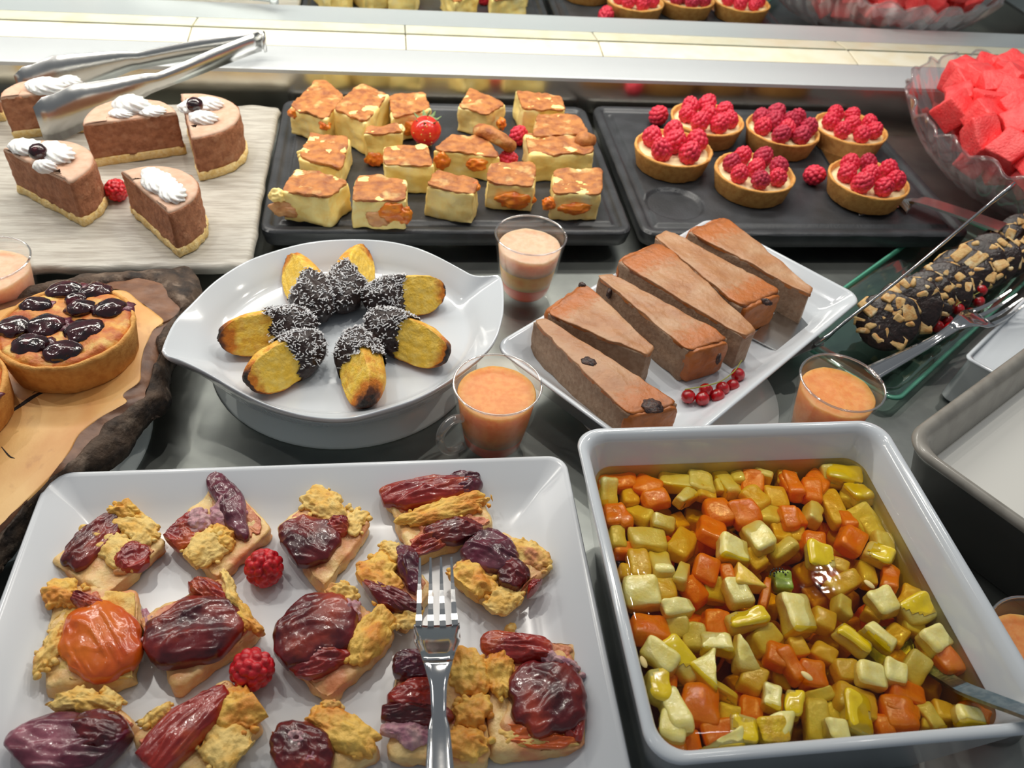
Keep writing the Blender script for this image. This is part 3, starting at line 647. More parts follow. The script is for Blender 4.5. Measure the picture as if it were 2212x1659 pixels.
for i, (lab, quad, h, ext) in enumerate(FL):
    zt = ZTR+h; top = np.array(q3(z2(quad), zt)); c = top.mean(0)
    bot = (top-c)*1.03+c; bot[:, 2] = ZTR
    t = thing('flan_square', lab, 'flan', (c[0], c[1], ZTR), 'flan squares on the slate tray')
    V, F = hexa(bot, top, .10, 16); V = rough(V, F, .0019, 75, 4, i); V[:, 2] = np.maximum(V[:, 2], ZTR)
    mk('custard', (V, F), 'custard', t)
    t0 = (top-c)*1.01+c; t1 = t0.copy(); t0[:, 2] = zt-.0012; t1[:, 2] = zt+.0012
    V, F = hexa(t0, t1, .3, 20)
    dz = fbm(V, 85, 4, i*7); V[:, 2] += dz*.0017+.0010*np.abs(noise(V*[120, 360, 0]+V[:, [1, 0, 2]]*[90, 0, 0], i))
    V = V+np.c_[fbm(V, 130, 2, i+40)*.0012, fbm(V, 130, 2, i+70)*.0012, V[:, 2]*0]
    mk('browned_top', (V, F), 'brown_skin', t)
    for (kd, x, y, rx, rz) in ext:
        (px, py), = z2([(x, y)])
        if kd == 'roll':
            pp = [P(*z2([(2040, 930)])[0], zt), P(*z2([(2080, 895)])[0], zt+.004), P(*z2([(2125, 900)])[0], zt)]
            V, F = tube(smooth_path(pp, 5), [.005, .007, .008, .009, .0095, .010, .0095, .009, .0085, .008, .006], 14, .8); mk('curled_skin', (rough(V, F, .001, 120), F), 'brown_skin', t)
        elif kd == 'roll2':
            pp = [P(*z2([(1400, 830)])[0], zt+.004), P(*z2([(1470, 850)])[0], zt+.006), P(*z2([(1560, 900)])[0], zt+.003), P(*z2([(1610, 935)])[0], zt-.004)]
            V, F = tube(smooth_path(pp, 5), .0085, 16, .75); mk('curled_skin', (rough(V, F, .0013, 110), F), 'brown_skin', t)
        else:
            zc = ZTR+rz*.95 if y > np.mean([q[1] for q in quad])+40 else zt-.002
            p = P(px, py, zc)
            if y > np.mean([q[1] for q in quad])+40:      # on the front or side face: where the view ray meets that face
                xs_ = [top[3][0], top[2][0]]; yf = np.interp(p[0], xs_, [top[3][1], top[2][1]]) if xs_[1] > xs_[0] else top[3][1]
                p = PY(px, py, yf+.001); p[2] = max(p[2], ZTR+rz*.8)
            V, F = blob(p, (rx, .006, rz), 0, .25, 2.2, 4); V[:, 2] = np.maximum(V[:, 2], ZTR)
            mk('apricot_piece' if kd != 'custard' else 'custard_lump', (V, F), kd, t)
# a smear of custard and the strawberry
t = thing('strawberry', 'red strawberry with green leaves among the flan squares', 'strawberry', P(925, 305, ZTR))
c = P(921, 290, ZTR+.015)
V, F = ico(4); W = V.copy(); W[:, 2] *= 1.25; k = 1-.45*np.clip(-W[:, 2], -.4, 1.3)/1.25; W[:, 0] *= k; W[:, 1] *= k
W = (W*.0145)@rotx(.5).T@rotz(-.3).T; W[:, 2] -= W[:, 2].min(); mk('berry', (W+[c[0], c[1], ZTR], F), 'strawberry', t)
cap = np.array([c[0], c[1], ZTR])+np.array([0, 0, .0305])+rotz(-.3)@np.array([0, -.007, 0])*-.3
seeds = []
nrm = normals(W, F)
for i in rng.choice(len(W), 42, replace=False):
    seeds.append((ico(1)[0]*[.0007, .0007, .0009]+W[i]+nrm[i]*.0001+[c[0], c[1], ZTR], ico(1)[1]))
mk('seeds', join(seeds), 'seed', t)['kind'] = 'stuff'
for a in np.linspace(0, 2*np.pi, 7, endpoint=False):
    d = np.array([math.cos(a), math.sin(a), 0]); lp = []
    for s, wd, z in ((0, .0022, .0), (.005, .0032, .0012), (.010, .0024, -.0005), (.0145, .0003, .003)):
        n_ = np.array([-d[1], d[0], 0]); p = cap+d*s+[0, 0, z]; lp.append(np.array([p-n_*wd, p+n_*wd, p+n_*wd*.8+[0, 0, .0006], p-n_*wd*.8+[0, 0, .0006]]))
    mk('leaf', loft(lp), 'leaf', t)
mk('stalk', tube([cap, cap+[.001, 0, .005], cap+[.003, 0, .009]], .0009, 6), 'leaf', t)

# ------------------------------------------------------------------ mousse half cakes
def half_cake(label, a, b, bulge, h, extras, seed, zb=ZS):
    A, B = P(*a, zb), P(*b, zb); ctr = (A+B)/2; R = np.linalg.norm(B-A)/2; d = (B-A)/(2*R)
    n_ = np.array([-d[1], d[0], 0])*bulge
    t = thing('mousse_cake', label, 'cake', ctr, 'half round chocolate mousse cakes')
    def loop(s, z, bev=0):
        th = np.linspace(0, math.pi, 40); pts = [ctr+d*R*s*math.cos(x)+n_*R*(s*math.sin(x)*1.06) for x in th]
        fl = [ctr-d*R*s+d*2*R*s*k for k in np.linspace(0, 1, 26)[1:-1]]
        l = np.array(pts+[p+n_*bev for p in fl]); l[:, 2] = z; 
        return l if bulge > 0 else l[::-1]
    hs = .0085
    V, F = loft([loop(1.0, zb), loop(1.03, zb+.001, -.0008), loop(1.03, zb+hs-.001, -.0008), loop(1.0, zb+hs)]); V = rough(V, F, .0013, 260, 3, seed); V[:, 2] = np.maximum(V[:, 2], zb)
    mk('sponge_base', (V, F), 'sponge', t)
    zs = np.linspace(zb+hs-.0008, zb+h-.004, 14)
    V, F = loft([loop(1.0, z) for z in zs]+[loop(.995, zb+h-.002), loop(.98, zb+h-.0012, .0004)]); V = rough(V, F, .0011, 190, 4, seed+3)
    mk('mousse', (V, F), 'mousse', t)
    V, F = loft([loop(.985, zb+h-.0025), loop(.985, zb+h-.001), loop(.96, zb+h+.0002, .0006), loop(.9, zb+h+.0006, .002), loop(.5, zb+h+.0008, .008)]); V = V+np.c_[V[:, :2]*0, fbm(V, 70, 2, seed)*.0006]
    mk('top_glaze', (V, F), 'mousse_top', t)
    zt = zb+h
    for kd, px, py, r, hh, yaw in extras:
        if kd == 'cream':
            p = P(px, py, zt+hh*.5); V, F = ico(4)
            a_ = np.arctan2(V[:, 1], V[:, 0])+V[:, 2]*1.2
            rad = 1+.10*np.sin(a_*9)*np.sqrt(np.clip(1-V[:, 2]**2, 0, 1))+.10*fbm(V+seed, 2.2, 3, seed)
            W = V*rad[:, None]*[r*1.25, r*.85, hh]; W = W@rotz(yaw).T+p; W[:, 2] = np.maximum(W[:, 2], zt-.001)
            mk('whipped_cream', (W, F), 'cream_white', t)
        else:
            p = P(px, py, zt+hh); mk('cherry', blob(p, (r, r, r*.9), 0, .06, 2, 3), 'cherry_dark', t)
HK = .042
half_cake('mousse cake cut off at the left edge behind the tongs', (-120, 268), (12, 262), 1, HK, [('cream', -60, 170, .013, .006, 0)], 1)
half_cake('mousse cake gripped between the blades of the steel tongs', (32, 302), (190, 285), 1, HK, [('cream', 100, 186, .014, .007, 0), ('cream', 150, 178, .009, .006, 0)], 2)
half_cake('mousse cake with one tall cream dollop, cut face to the front', (206, 362), (402, 333), 1, HK, [('cream', 285, 228, .0125, .009, 0), ('cream', 330, 240, .009, .004, .3), ('cream', 262, 245, .008, .004, 0)], 3)
half_cake('mousse cake topped with a cherry at the slab right side', (432, 390), (408, 290), -1, HK, [('cream', 425, 228, .013, .006, .6), ('cream', 440, 255, .010, .006, 0), ('cream', 455, 225, .009, .006, 0), ('cherry', 421, 226, .0075, .009, 0)], 4)
half_cake('mousse cake topped with a cherry at the front left', (42, 416), (182, 490), 1, HK, [('cream', 60, 318, .012, .006, -.3), ('cream', 122, 330, .014, .007, -.7), ('cream', 98, 360, .007, .006, 0), ('cherry', 82, 328, .0075, .008, 0)], 5)
half_cake('mousse cake with flattened cream nearest the slab front edge', (287, 464), (388, 556), 1, HK, [('cream', 345, 395, .014, .006, -.9), ('cream', 372, 415, .012, .006, -1.1), ('cream', 330, 378, .009, .004, -.9)], 6)

# ------------------------------------------------------------------ steel tongs
tg = thing('serving_tongs', 'steel serving tongs holding a mousse cake, handle on the ledge', 'tongs', P(105, 312, ZS))
A = P(98, 312, ZS+.001); E_ = P(566, 118, .066)
Bk = P(22, 142, ZS+.048); Bk[2] = 0; A[2] = 0; E_[2] = 0
def arm(S, bow):
    n = 26; L = []
    for i in range(n):
        s = i/(n-1); p = S*(1-s)+E_*s; d = _n((E_-S)); sd = np.array([-d[1], d[0], 0])
        p = p+sd*bow*math.sin(math.pi*min(s*1.05, 1))
        zb = np.interp(s, [0, .06, .3, .45, .75, 1], [ZS+.004, ZS+.001, ZS+.014, ZS+.024, .068, .070])
        wd = np.interp(s, [0, .04, .16, .34, .48, .75, .93, 1], [.034, .043, .044, .030, .017, .020, .021, .020])
        th = .0007
        # slightly cupped section
        cup_ = sd*(.0012*math.copysign(1, bow))
        L.append(np.array([p-sd*th+[0, 0, zb], p+sd*th+[0, 0, zb], p+sd*th+cup_+[0, 0, zb+wd*.5], p+sd*th+[0, 0, zb+wd], p-sd*th+[0, 0, zb+wd], p-sd*th+cup_+[0, 0, zb+wd*.5]]))
    return loft(L)
mk('arm', arm(A, -.008), 'brushed', tg); mk('arm', arm(Bk, .010), 'brushed', tg)
d1_ = _n(E_-A); L = []
for a in np.linspace(-math.pi/2, math.pi/2, 12):
    sd = np.array([-d1_[1], d1_[0], 0]); p = E_+d1_*(.0055*math.cos(a))+sd*(.0055*math.sin(a)); rr = d1_*math.cos(a)+sd*math.sin(a)
    L.append(np.array([p-rr*.0007+[0, 0, .070], p+rr*.0007+[0, 0, .070], p+rr*.0007+[0, 0, .090], p-rr*.0007+[0, 0, .090]]))
mk('spring_bend', loft(L), 'brushed', tg)

# ------------------------------------------------------------------ things measured along image directions on a level
def imgbox(px, py, ln, wd, ang, z):
    a = math.radians(ang); ux, uy = math.cos(a), math.sin(a)
    p1, p2 = P(px-ux*ln/2, py-uy*ln/2, z), P(px+ux*ln/2, py+uy*ln/2, z)
    r1, r2 = P(px+uy*wd/2, py-ux*wd/2, z), P(px-uy*wd/2, py+ux*wd/2, z)
    d = p2-p1
    return P(px, py, z), math.atan2(d[1], d[0]), np.linalg.norm(d), np.linalg.norm(r2-r1)

# ------------------------------------------------------------------ dipped madeleines
MD = [('madeleine at the back left of the eared plate', (621,552), (698,672), 0),
      ('madeleine with its bare tip pointing away at the back', (790,532), (730,655), 1),
      ('madeleine pointing right at the back right of the eared plate', (962,622), (786,640), 2),
      ('madeleine with dark scorched end at the far left', (470,726), (680,692), 3),
      ('madeleine with a yellow cut face at the front left', (533,822), (690,728), 4),
      ('madeleine standing upright at the front middle', (790,862), (768,716), 5),
      ('madeleine pointing down right beside the front cup', (968,764), (797,682), 6)]
for lab, a, b, k in MD:
    zc = ZEW+.017; A, B = P(*a, zc), P(*b, zc); c = (A+B)/2; d = B-A; Lh = np.linalg.norm(d)/2*1.0; yaw = math.atan2(d[1], d[0])
    c[2] = ZEW
    t = thing('madeleine', lab, 'madeleine', c, 'chocolate dipped madeleines')
    V, F = ico(5); x = V[:, 0]; prof = (1-np.abs(x)**2.7)**.5/np.sqrt(np.maximum(1-x*x, 1e-4)); prof = np.where(np.abs(x) > .995, 1, prof)
    W = V.copy(); W[:, 1] *= prof*1.0; W[:, 2] *= prof
    # keel: ridge on top, flat foot
    W[:, 2] = np.where(W[:, 2] > 0, W[:, 2]*(1-.22*np.abs(W[:, 1])), W[:, 2])
    rd = 1+.035*fbm(V+k*3.1, 3.0, 4, k)+.02*np.cos(np.arctan2(V[:, 2], V[:, 1])*7)*(V[:, 2] > 0)
    W = W*rd[:, None]*[Lh, .0165, .0165]
    # one side cut flat, the side turned to the camera
    side = 1.0 if (rotz(yaw)@np.array([0, 1, 0]))@(np.array([0, 0, .45])-c) > 0 else -1.0
    pl = W@_n(np.array([-.15, side*.8, .55])); lim = .0078+.0006*fbm(V+k, 6, 2, k); ov = np.maximum(pl-lim, 0)
    cutf = (ov > .0006) & (x < .2)
    W = W-_n(np.array([-.15, side*.8, .55]))[None, :]*ov[:, None]*(.92*np.clip((.35-x)/.3, 0, 1))[:, None]
    W[:, 2] = np.maximum(W[:, 2], -.0135)+.0135
    tt = np.clip((-x-.62)/.38, 0, 1)*.75+np.clip((.006-W[:, 2])/.006, 0, 1)*.42+np.where(cutf, .02 if k not in (3, 5) else .28, .40)
    G = W@rotz(yaw).T+c
    mk('cake', (G, F), 'madeleine', t, attr=tt)
    edge = .02+.10*noise(V*3.3+k, k)+.05*noise(V*9+k, k)
    fx = np.array([[i for i in f] for f in F]); keep = (x[fx].mean(1) > edge[fx].mean(1))
    W2 = W*[1.035, 1.075, 1.05]+[.0005, 0, 0]; W2[:, 2] = np.maximum(W2[:, 2], .0002)
    nz = normals(W2, F); W2 = W2+nz*(fbm(V+k, 7, 2, k)*.00045)[:, None]
    used = np.unique(fx[keep]); mp = -np.ones(len(V), int); mp[used] = np.arange(len(used))
    mk('chocolate_dip', ((W2@rotz(yaw).T+c)[used], [[int(mp[i]) for i in f] for f in fx[keep]]), 'choc', t)
    fl = []; cand = [i for i in used if W2[i, 2] > .010]
    r = np.random.default_rng(k)
    for i in r.choice(cand, 620):
        if r.random() > np.interp(W2[i, 2], [.012, .028], [.05, 1]): continue
        p = W2[i]+nz[i]*.0005; l, wd_ = r.uniform(.0007, .0016), .00028
        R_ = rotz(r.uniform(0, 6.28))@rotx(r.normal(0, .5))@roty(r.normal(0, .4)); bx, bf = box(-l, l, -wd_, wd_, -.0002, .0002)
        fl.append(((bx@R_.T+p)@rotz(yaw).T+c, bf))
    mk('coconut_flakes', join(fl), 'coconut', t, False)['kind'] = 'stuff'

# ------------------------------------------------------------------ chestnut cake slices
ZCW = .036; HC = .031
def z6(pts): return [(1040+x/2.765, 440+y/2.765) for x, y in pts]
SL = [('chestnut cake slice nearest the front, scorched at its end', [(312,705),(392,698),(1180,1195),(865,1260)], 2),
      ('chestnut cake slice second from the front, broad end at back', [(385,655),(625,485),(1028,865),(985,915)], 0),
      ('chestnut cake slice third from the front with dark spots', [(700,440),(790,430),(1480,805),(1228,880)], 2),
      ('chestnut cake slice fourth from the front, broad end at back', [(815,350),(1080,238),(1640,755),(1560,800)], 0),
      ('chestnut cake slice with a rounded end by the server blade', [(1035,205),(1112,165),(1788,520),(1545,625)], 2),
      ('chestnut cake slice at the very back of the oblong plate', [(1235,170),(1470,88),(1972,510),(1958,550)], 0)]
for i, (lab, quad, wide) in enumerate(SL):
    zt = ZCW+HC; top = np.array(q3(z6(quad), zt)); c = top.mean(0); bot = (top-c)*[1.0, 1.0, 1]+c; bot[:, 2] = ZCW
    t = thing('chestnut_slice', lab, 'cake slice', (c[0], c[1], ZCW), 'chestnut cake slices')
    V, F = hexa(bot, top, .07, 16); V = rough(V, F, .0010, 110, 3, i+5); V[:, 2] = np.maximum(V[:, 2], ZCW)
    mk('cake_body', (V, F), 'chestnut', t)
    # baked skin over the top and down the broad end
    ends = (top[0]+top[1])/2, (top[2]+top[3])/2; oe = ends[0] if wide == 0 else ends[1]; ie = ends[1] if wide == 0 else ends[0]
    ax_ = (oe-ie); Lx = np.linalg.norm(ax_); ax_ = ax_/Lx
    s0 = (top-c)*1.015+c; s1 = s0.copy(); s0[:, 2] = zt-.0022; s1[:, 2] = zt+.0016
    V, F = hexa(s0, s1, .25, 22); V[:, 2] += fbm(V, 75, 3, i)*.0009
    V = V+np.c_[fbm(V, 160, 2, i+30)*.0009, fbm(V, 160, 2, i+60)*.0009, V[:, 2]*0]
    al = ((V-ie)@ax_)/Lx
    mk('baked_skin', (V, F), 'chest_skin', t, attr=np.clip((al-.62)*1.9, 0, .75)+(V[:, 2] < zt+.0002)*.42)
    wi = (0, 1) if wide == 0 else (2, 3)
    e_t = [top[wi[0]], top[wi[1]]]; mid = (e_t[0]+e_t[1])/2; wdir = _n(e_t[1]-e_t[0]); hw = np.linalg.norm(e_t[1]-e_t[0])/2
    q = [mid-wdir*hw*.98-ax_*.003, mid+wdir*hw*.98-ax_*.003, mid+wdir*hw*.86+ax_*.0042, mid-wdir*hw*.86+ax_*.0042]
    qb = [p*[1, 1, 0]+[0, 0, ZCW+.0004] for p in q]; qt = [p*[1, 1, 0]+[0, 0, zt+.0004] for p in q]
    V, F = hexa(qb, qt, .35, 14); V = rough(V, F, .0010, 120, 3, i+80)
    mk('baked_rim', (V, F), 'chest_skin', t, attr=np.full(len(V), .62))
    spots = {0: [(640, 950, 90, 38), (1020, 1210, 110, 70)], 2: [(770, 530, 34, 40), (1415, 930, 26, 24)], 4: [(1700, 590, 60, 18)], 1: [(600, 490, 40, 18)]}.get(i, [])
    for (x, y, l, wd_) in spots:
        (px, py), = z6([(x, y)])
        zz = zt+.0006 if not (i == 2) else zt-.006
        cc_, yw, L_, W_ = imgbox(px, py, l/2.765, wd_/2.765, 20, zz)
        if i == 2: cc_ = cc_+0
        mk('charred_spot', blob(cc_+[0, 0, .0006], (L_/2*1.15, W_/2*1.2, .0024 if i != 2 else .005), yw, .25, 2.5, 3), 'char', t)

def currants(label, berries, stem, zb, tip=None):
    t = thing('redcurrants', label, 'berries', P(*berries[0][:2], zb))
    for (x, y, dz) in berries:
        p = P(x, y, zb+.0048+dz); V, F = ico(3); b = mk('currant', (V*.0053+p, F), 'currant', t)
        e = p+np.array([-.1, -.55, -.35])*.0075
        mk('blossom_end', blob(e, (.0009, .0009, .0009), 0, .2, 2, 1), 'currant_end', b)
    mk('stem', tube(smooth_path([P(x, y, zb+z) for x, y, z in stem], 5), .0005, 6), 'stem', t)
    return t
c6 = lambda x, y, d: (1040+x/2.765, 440+y/2.765, d)
currants('sprig of redcurrants on the chestnut cake plate', [c6(1235,1152,0), c6(1320,1165,0), c6(1410,1148,0), c6(1500,1090,0), c6(1532,1022,.002), c6(1440,1105,.001), c6(1340,1115,.001)],
         [c6(1215,1110,.011), c6(1330,1090,.013), c6(1430,1060,.014), c6(1510,1000,.013), c6(1555,935,.012)], ZCW)
c7 = lambda x, y, d: (1640+x/2.86, 380+y/2.86, d)
currants('sprig of redcurrants beside the chocolate salami', [c7(1160,895,0), c7(1230,825,.003), c7(1300,850,0), c7(1355,775,.002), c7(1372,705,.010), c7(1100,930,0), c7(1180,940,0)],
         [c7(1130,880,.010), c7(1230,790,.013), c7(1340,730,.014), c7(1440,680,.020)], .0248)

# server of the chestnut plate
bz = ZCW+.0022
bq = [P(1622, 729, bz), P(1708, 774, bz), P(1782, 744, bz), P(1700, 650, bz)]
sv = thing('cake_server', 'steel cake server with long thin handle on the chestnut plate', 'server', (bq[1][0], bq[1][1], ZCW))
mk('blade', hexa([p*[1, 1, 0]+[0, 0, bz-.0008] for p in bq], [p*[1, 1, 0]+[0, 0, bz+.0004] for p in bq], .06, 6), 'brushed', sv, False)
hp = smooth_path([P(1765, 742, bz+.0005), P(1790, 725, bz+.010), P(1830, 692, bz+.022), P(1960, 590, bz+.048), P(2120, 455, bz+.078), P(2184, 403, bz+.092)], 6)
V, F = tube(hp, np.interp(np.linspace(0, 1, len(hp)), [0, .15, .3, .85, .88, 1], [.0022, .0022, .0013, .0014, .002, .002]), 8, 3.6, (-.45, -.55, .6))
mk('handle', (V, F), 'polished', sv)

# ------------------------------------------------------------------ chocolate salami
ds = _n(P(2200, 520, .04)-P(1917, 690, .04)); nf = _n(np.array([-.60, -.50, .62]))
C0 = P(1917, 692, .0425); ss = _n(np.cross((0, 0, 1), nf)); su = np.cross(nf, ss); RF = np.stack([ss, su, nf], 1)
LBL = ['frontmost chocolate salami slice showing its full face', 'second chocolate salami slice from the front', 'third chocolate salami slice from the front', 'fourth chocolate salami slice from the front',
       'fifth chocolate salami slice from the front, above the redcurrants', 'sixth chocolate salami slice from the front', 'seventh chocolate salami slice from the front', 'eighth chocolate salami slice from the front', 'last chocolate salami slice at the right picture edge']
for i in range(9):
    R_ = .0248*(1+.04*math.sin(i*2.1)); c = C0+ds*(.0285*i)+np.array([0, 0, .003*math.sin(i*1.7)])+ss*(.002*math.sin(i*3.1))
    zb = c[2]-R_*math.sqrt(1-nf[2]**2)-.0085
    t = thing('chocolate_salami', LBL[i], 'dessert slice', (c[0], c[1], .0152), 'chocolate salami slices')
    V, F = lathe([(R_*.4, -.014), (R_*.93, -.014), (R_, -.012), (R_, -.001), (R_*.97, 0), (R_*.4, 0)], 40); V = rough(V, F, .0013, 130, 3, i)
    G = V@RF.T+c; G[:, 2] = np.maximum(G[:, 2], .0155); mk('chocolate', (G, F), 'salami', t)
    r = random.Random(i+3); pts = []
    for k in range(200):
        if len(pts) > 19: break
        a, q = r.uniform(0, 6.28), R_*math.sqrt(r.random())*.88; x, y = q*math.cos(a), q*math.sin(a); s = r.uniform(.0030, .0085)
        if any(math.hypot(x-u, y-v) < (s+e)*.70 for u, v, e in pts): continue
        pts.append((x, y, s))
        V, F = rbox(s, s*r.uniform(.4, .85), .002, .0016, 5); V = rough(V, F, .0012, 260, 2); V = V@rotz(r.uniform(0, 3.1)).T@rotx(r.gauss(0, .2)).T+[x, y, -.0016]
        G = V@RF.T+c
        if G[:, 2].min() > .016: mk('biscuit_piece', (G, F), 'biscuit', t)
    for k in range(4):
        a = r.uniform(.2, 2.9); s = r.uniform(.003, .006); V, F = rbox(s, .002, s*.6, .0012, 5); V = rough(V, F, .0008, 260, 2)
        V = V@rotz(a-math.pi/2).T+[R_*.955*math.cos(a), R_*.955*math.sin(a), -.006]; mk('biscuit_piece', (V@RF.T+c, F), 'biscuit', t)

# ------------------------------------------------------------------ forks
def fork(label, tip, end, wid=.0115, headl=.072, mt='polished'):
    tip, end = np.array(tip), np.array(end); d = end-tip; Lf = np.linalg.norm(d); d = d/Lf; s = _n(np.cross(d, (0, 0, 1))); u = np.cross(s, d)
    t = thing('fork', label, 'fork', (end[0], end[1], min(tip[2], end[2])))
    def at(x, y, z): return tip+d*x+s*y+u*z
    zc = lambda x: .0015+.006*math.sin(math.pi*min(max((x-.0)/headl, 0), 1))*-1+.0065*math.exp(-((x-headl*1.05)/.02)**2)
    th = .0011
    xs = np.linspace(headl*.60, Lf, 44); L = []
    for x in xs:
        w_ = np.interp(x, [headl*.6, headl*.78, headl*.95, headl*1.2, headl*1.4, Lf*.75, Lf], [wid, wid*1.0, wid*.72, wid*.34, wid*.28, wid*.42, wid*.62])
        z = zc(x); cu = .0016*(1 if x < headl*.95 else .3)
        L.append(np.array([at(x, -w_, z+cu), at(x, -w_*.5, z), at(x, w_*.5, z), at(x, w_, z+cu), at(x, w_, z+cu+th*1.6), at(x, w_*.5, z+th*1.6), at(x, -w_*.5, z+th*1.6), at(x, -w_, z+cu+th*1.6)]))
    k = 14; mk('head', loft(L[:k]), mt, t); mk('handle', loft(L[k-1:]), mt, t)
    for j in range(4):
        yy = wid*(-.80+j*.533); L = []
        for x in np.linspace(0, headl*.62, 12):
            f = x/(headl*.62); w_ = .00055+.0011*f; y = yy*(.92+.08*f); z = zc(x)+.0008+.0011*abs(j-1.5)/1.5*f
            L.append(np.array([at(x, y-w_, z), at(x, y+w_, z), at(x, y+w_, z+th*(.9+.6*f)), at(x, y-w_, z+th*(.9+.6*f))]))
        mk('tine', loft(L), mt, t, False)
    return t
fork('steel fork lying across the plum cake squares', P(941, 1212, .058), P(951, 1740, .070), .0118, .068)
fork('serving fork lying on the glass plate beside the redcurrants', P(2200, 645, .056), P(1880, 812, .028), .0120, .066)

# ------------------------------------------------------------------ cherry tarts on the board
def cherry_tart(label, px, py, R, cher, seed):
    zr = ZB+.025; c = P(px, py, zr); c[2] = ZB
    t = thing('cherry_tart', label, 'tart', c)
    V, F = lathe([(R*.3, 0), (R*.90, 0), (R*.93, .001), (R*.99, .021), (R, .0235), (R*.985, .0252), (R*.95, .0256), (R*.93, .0245), (R*.9, .019), (R*.3, .018)], 72); V = rough(V, F, .0009, 150, 3, seed); V[:, 2] = np.maximum(V[:, 2], 0)
    mk('crust', (V+c, F), 'tart_crust', t)
    V, F = lathe([(R*.935, .019), (R*.938, .0238), (R*.86, .0258), (R*.75, .0262), (R*.62, .026), (R*.5, .0258), (R*.36, .026), (R*.22, .0262), (R*.1, .026)], 72)
    V = V+np.c_[V[:, :2]*0, fbm(V, 75, 3, seed)*.0022*(V[:, 2] > .022)]
    mk('custard_filling', (V+c, F), 'clafoutis_edge', t)
    for k, (x, y, rx, ry) in enumerate(cher):
        p = P(x, y, zr+.0018)
        V, F = blob(p-[0, 0, .0014], (rx*1.3, ry*1.35, .0056), .25, .12, 1.6, 4, k+seed); mk('cherry', (V, F), 'cherry_dark', t)
        if k % 2 == 0: V, F = blob(p+[rx*.8, .001, -.0028], (rx*1.0, ry*.9, .0034), .6, .3, 3, 3); mk('cherry_skin', (V, F), 'plum_purple', t)
ch = [(0+x/3.77, 560+y/3.77, a, b) for x, y, a, b in ((525,240,.0095,.0065),(775,255,.0085,.0065),(285,375,.0080,.0065),(650,390,.0080,.0060),(890,395,.0085,.0070),(105,545,.0080,.0075),(370,530,.0095,.0085),(690,575,.0105,.0085),(240,690,.0090,.0080),(500,740,.0100,.0070),(620,325,.0060,.0045))]
cherry_tart('cherry tart with baked dark cherries on the wooden board', 141, 703, .0435, ch, 31)
cherry_tart('cherry tart just entering at the left picture edge', -158, 842, .0435, [(-158+dx, 842+dy, .0085, .0068) for dx, dy in ((-60, -45), (10, -50), (70, -25), (-85, 5), (-15, 0), (55, 25), (-50, 45), (15, 55), (95, 15))], 33)

# ------------------------------------------------------------------ glass bowl with watermelon
bc = np.array([.730, .742, 0.0]); BR, BZ = .186, .095
bw = thing('glass_bowl', 'ribbed clear glass bowl with scalloped rim full of watermelon', 'bowl', bc)
na = 264; th = np.linspace(0, 2*np.pi, na, endpoint=False)
def bring(r, z, fl, sc):
    rr = r*(1+fl*np.cos(th*44)); zz = z+sc*(np.abs(np.cos(th*13))**.6-.6)+sc*.35*np.cos(th*26+.5)
    return np.stack([bc[0]+rr*np.cos(th), bc[1]+rr*np.sin(th), zz], 1)
op = [(.060, .0, .0, 0), (.066, .001, .0, 0), (.070, .006, .005, 0), (.098, .016, .016, 0), (.128, .030, .02, 0), (.153, .050, .02, 0), (.171, .070, .018, .001), (.181, .085, .016, .0035), (.186, .0935, .014, .0062), (.1868, .095, .013, .0064)]
ip = [(.1845, .0948, .013, .0064), (.1800, .089, .005, .004), (.166, .071, 0, .001), (.148, .052, 0, 0), (.122, .033, 0, 0), (.09, .020, 0, 0), (.05, .012, 0, 0)]
mk('bowl_wall', loft([bring(*p) for p in op+ip]), 'bowl_glass', bw)
bpts = bring(.1856, .0952, .013, .0064)
mk('rim', tube(list(bpts)+[bpts[0]], .0016, 6), 'bowl_glass', bw)
cubes = []
for k in range(7):
    V, F = rbox(1, 1, 1, .16, 8); sx, sy, sz = (random.uniform(.80, 1.15) for _ in range(3)); V = V*[sx, sy, sz]*.0158
    V[:, 0] += V[:, 2]*random.uniform(-.22, .22); V[:, 1] += V[:, 2]*random.uniform(-.22, .22); V = rough(V, F, .0015, 85, 3, k)
    me = bpy.data.meshes.new('watermelon_cube'); me.from_pydata(V.tolist(), [], F); me.polygons.foreach_set('use_smooth', [True]*len(F)); me.materials.append(M['melon']); cubes.append(me)
for layer in range(3):
    sp = .0305
    for iy in range(-7, 8):
        for ix in range(-7, 8):
            x, y = (ix+.5*(iy % 2)+.33*layer)*sp, (iy+.3*layer)*sp*.9
            x += random.uniform(-.006, .006); y += random.uniform(-.006, .006); r = math.hypot(x, y)
            rin = .164 if layer == 0 else (.145 if layer == 1 else .118)
            if r > rin-.016: continue
            zt = .082+.042*(1-(r/.165)**2)
            z = [zt, zt-.026, .040+.02*(r/.12)][layer]+random.uniform(-.004, .004)
            if layer == 2 and z > zt-.05 and r < .08: continue
            if layer == 2 and r < .07: continue
            if layer == 1 and r < .06: continue
            rad_ok = np.interp(z-.012, [.012, .033, .052, .071, .095], [.06, .118, .144, .162, .19])
            if r+.018 > rad_ok: 
                k_ = max((rad_ok-.018)/max(r, 1e-6), 0); x, y = x*k_, y*k_
            o = inst('watermelon_cube', random.choice(cubes), None, bc+[x, y, z], (random.gauss(0, .35), random.gauss(0, .35), random.uniform(0, 6.28)), (1, 1, 1))
            a_ = math.degrees(math.atan2(y, x)) % 360; wr = ['right', 'back right', 'back', 'back left', 'left', 'front left', 'front', 'front right'][int((a_+22.5)//45) % 8]
            tag(o, 'red watermelon chunk '+(['on top of the heap at the centre', 'in the heap just under the centre', ''][layer] if r < .05 else ['on top of the heap toward the '+wr, 'in the second layer toward the '+wr, 'deep against the wall at the '+wr][layer])+' in the glass bowl', 'watermelon', 'watermelon chunks in the glass bowl')

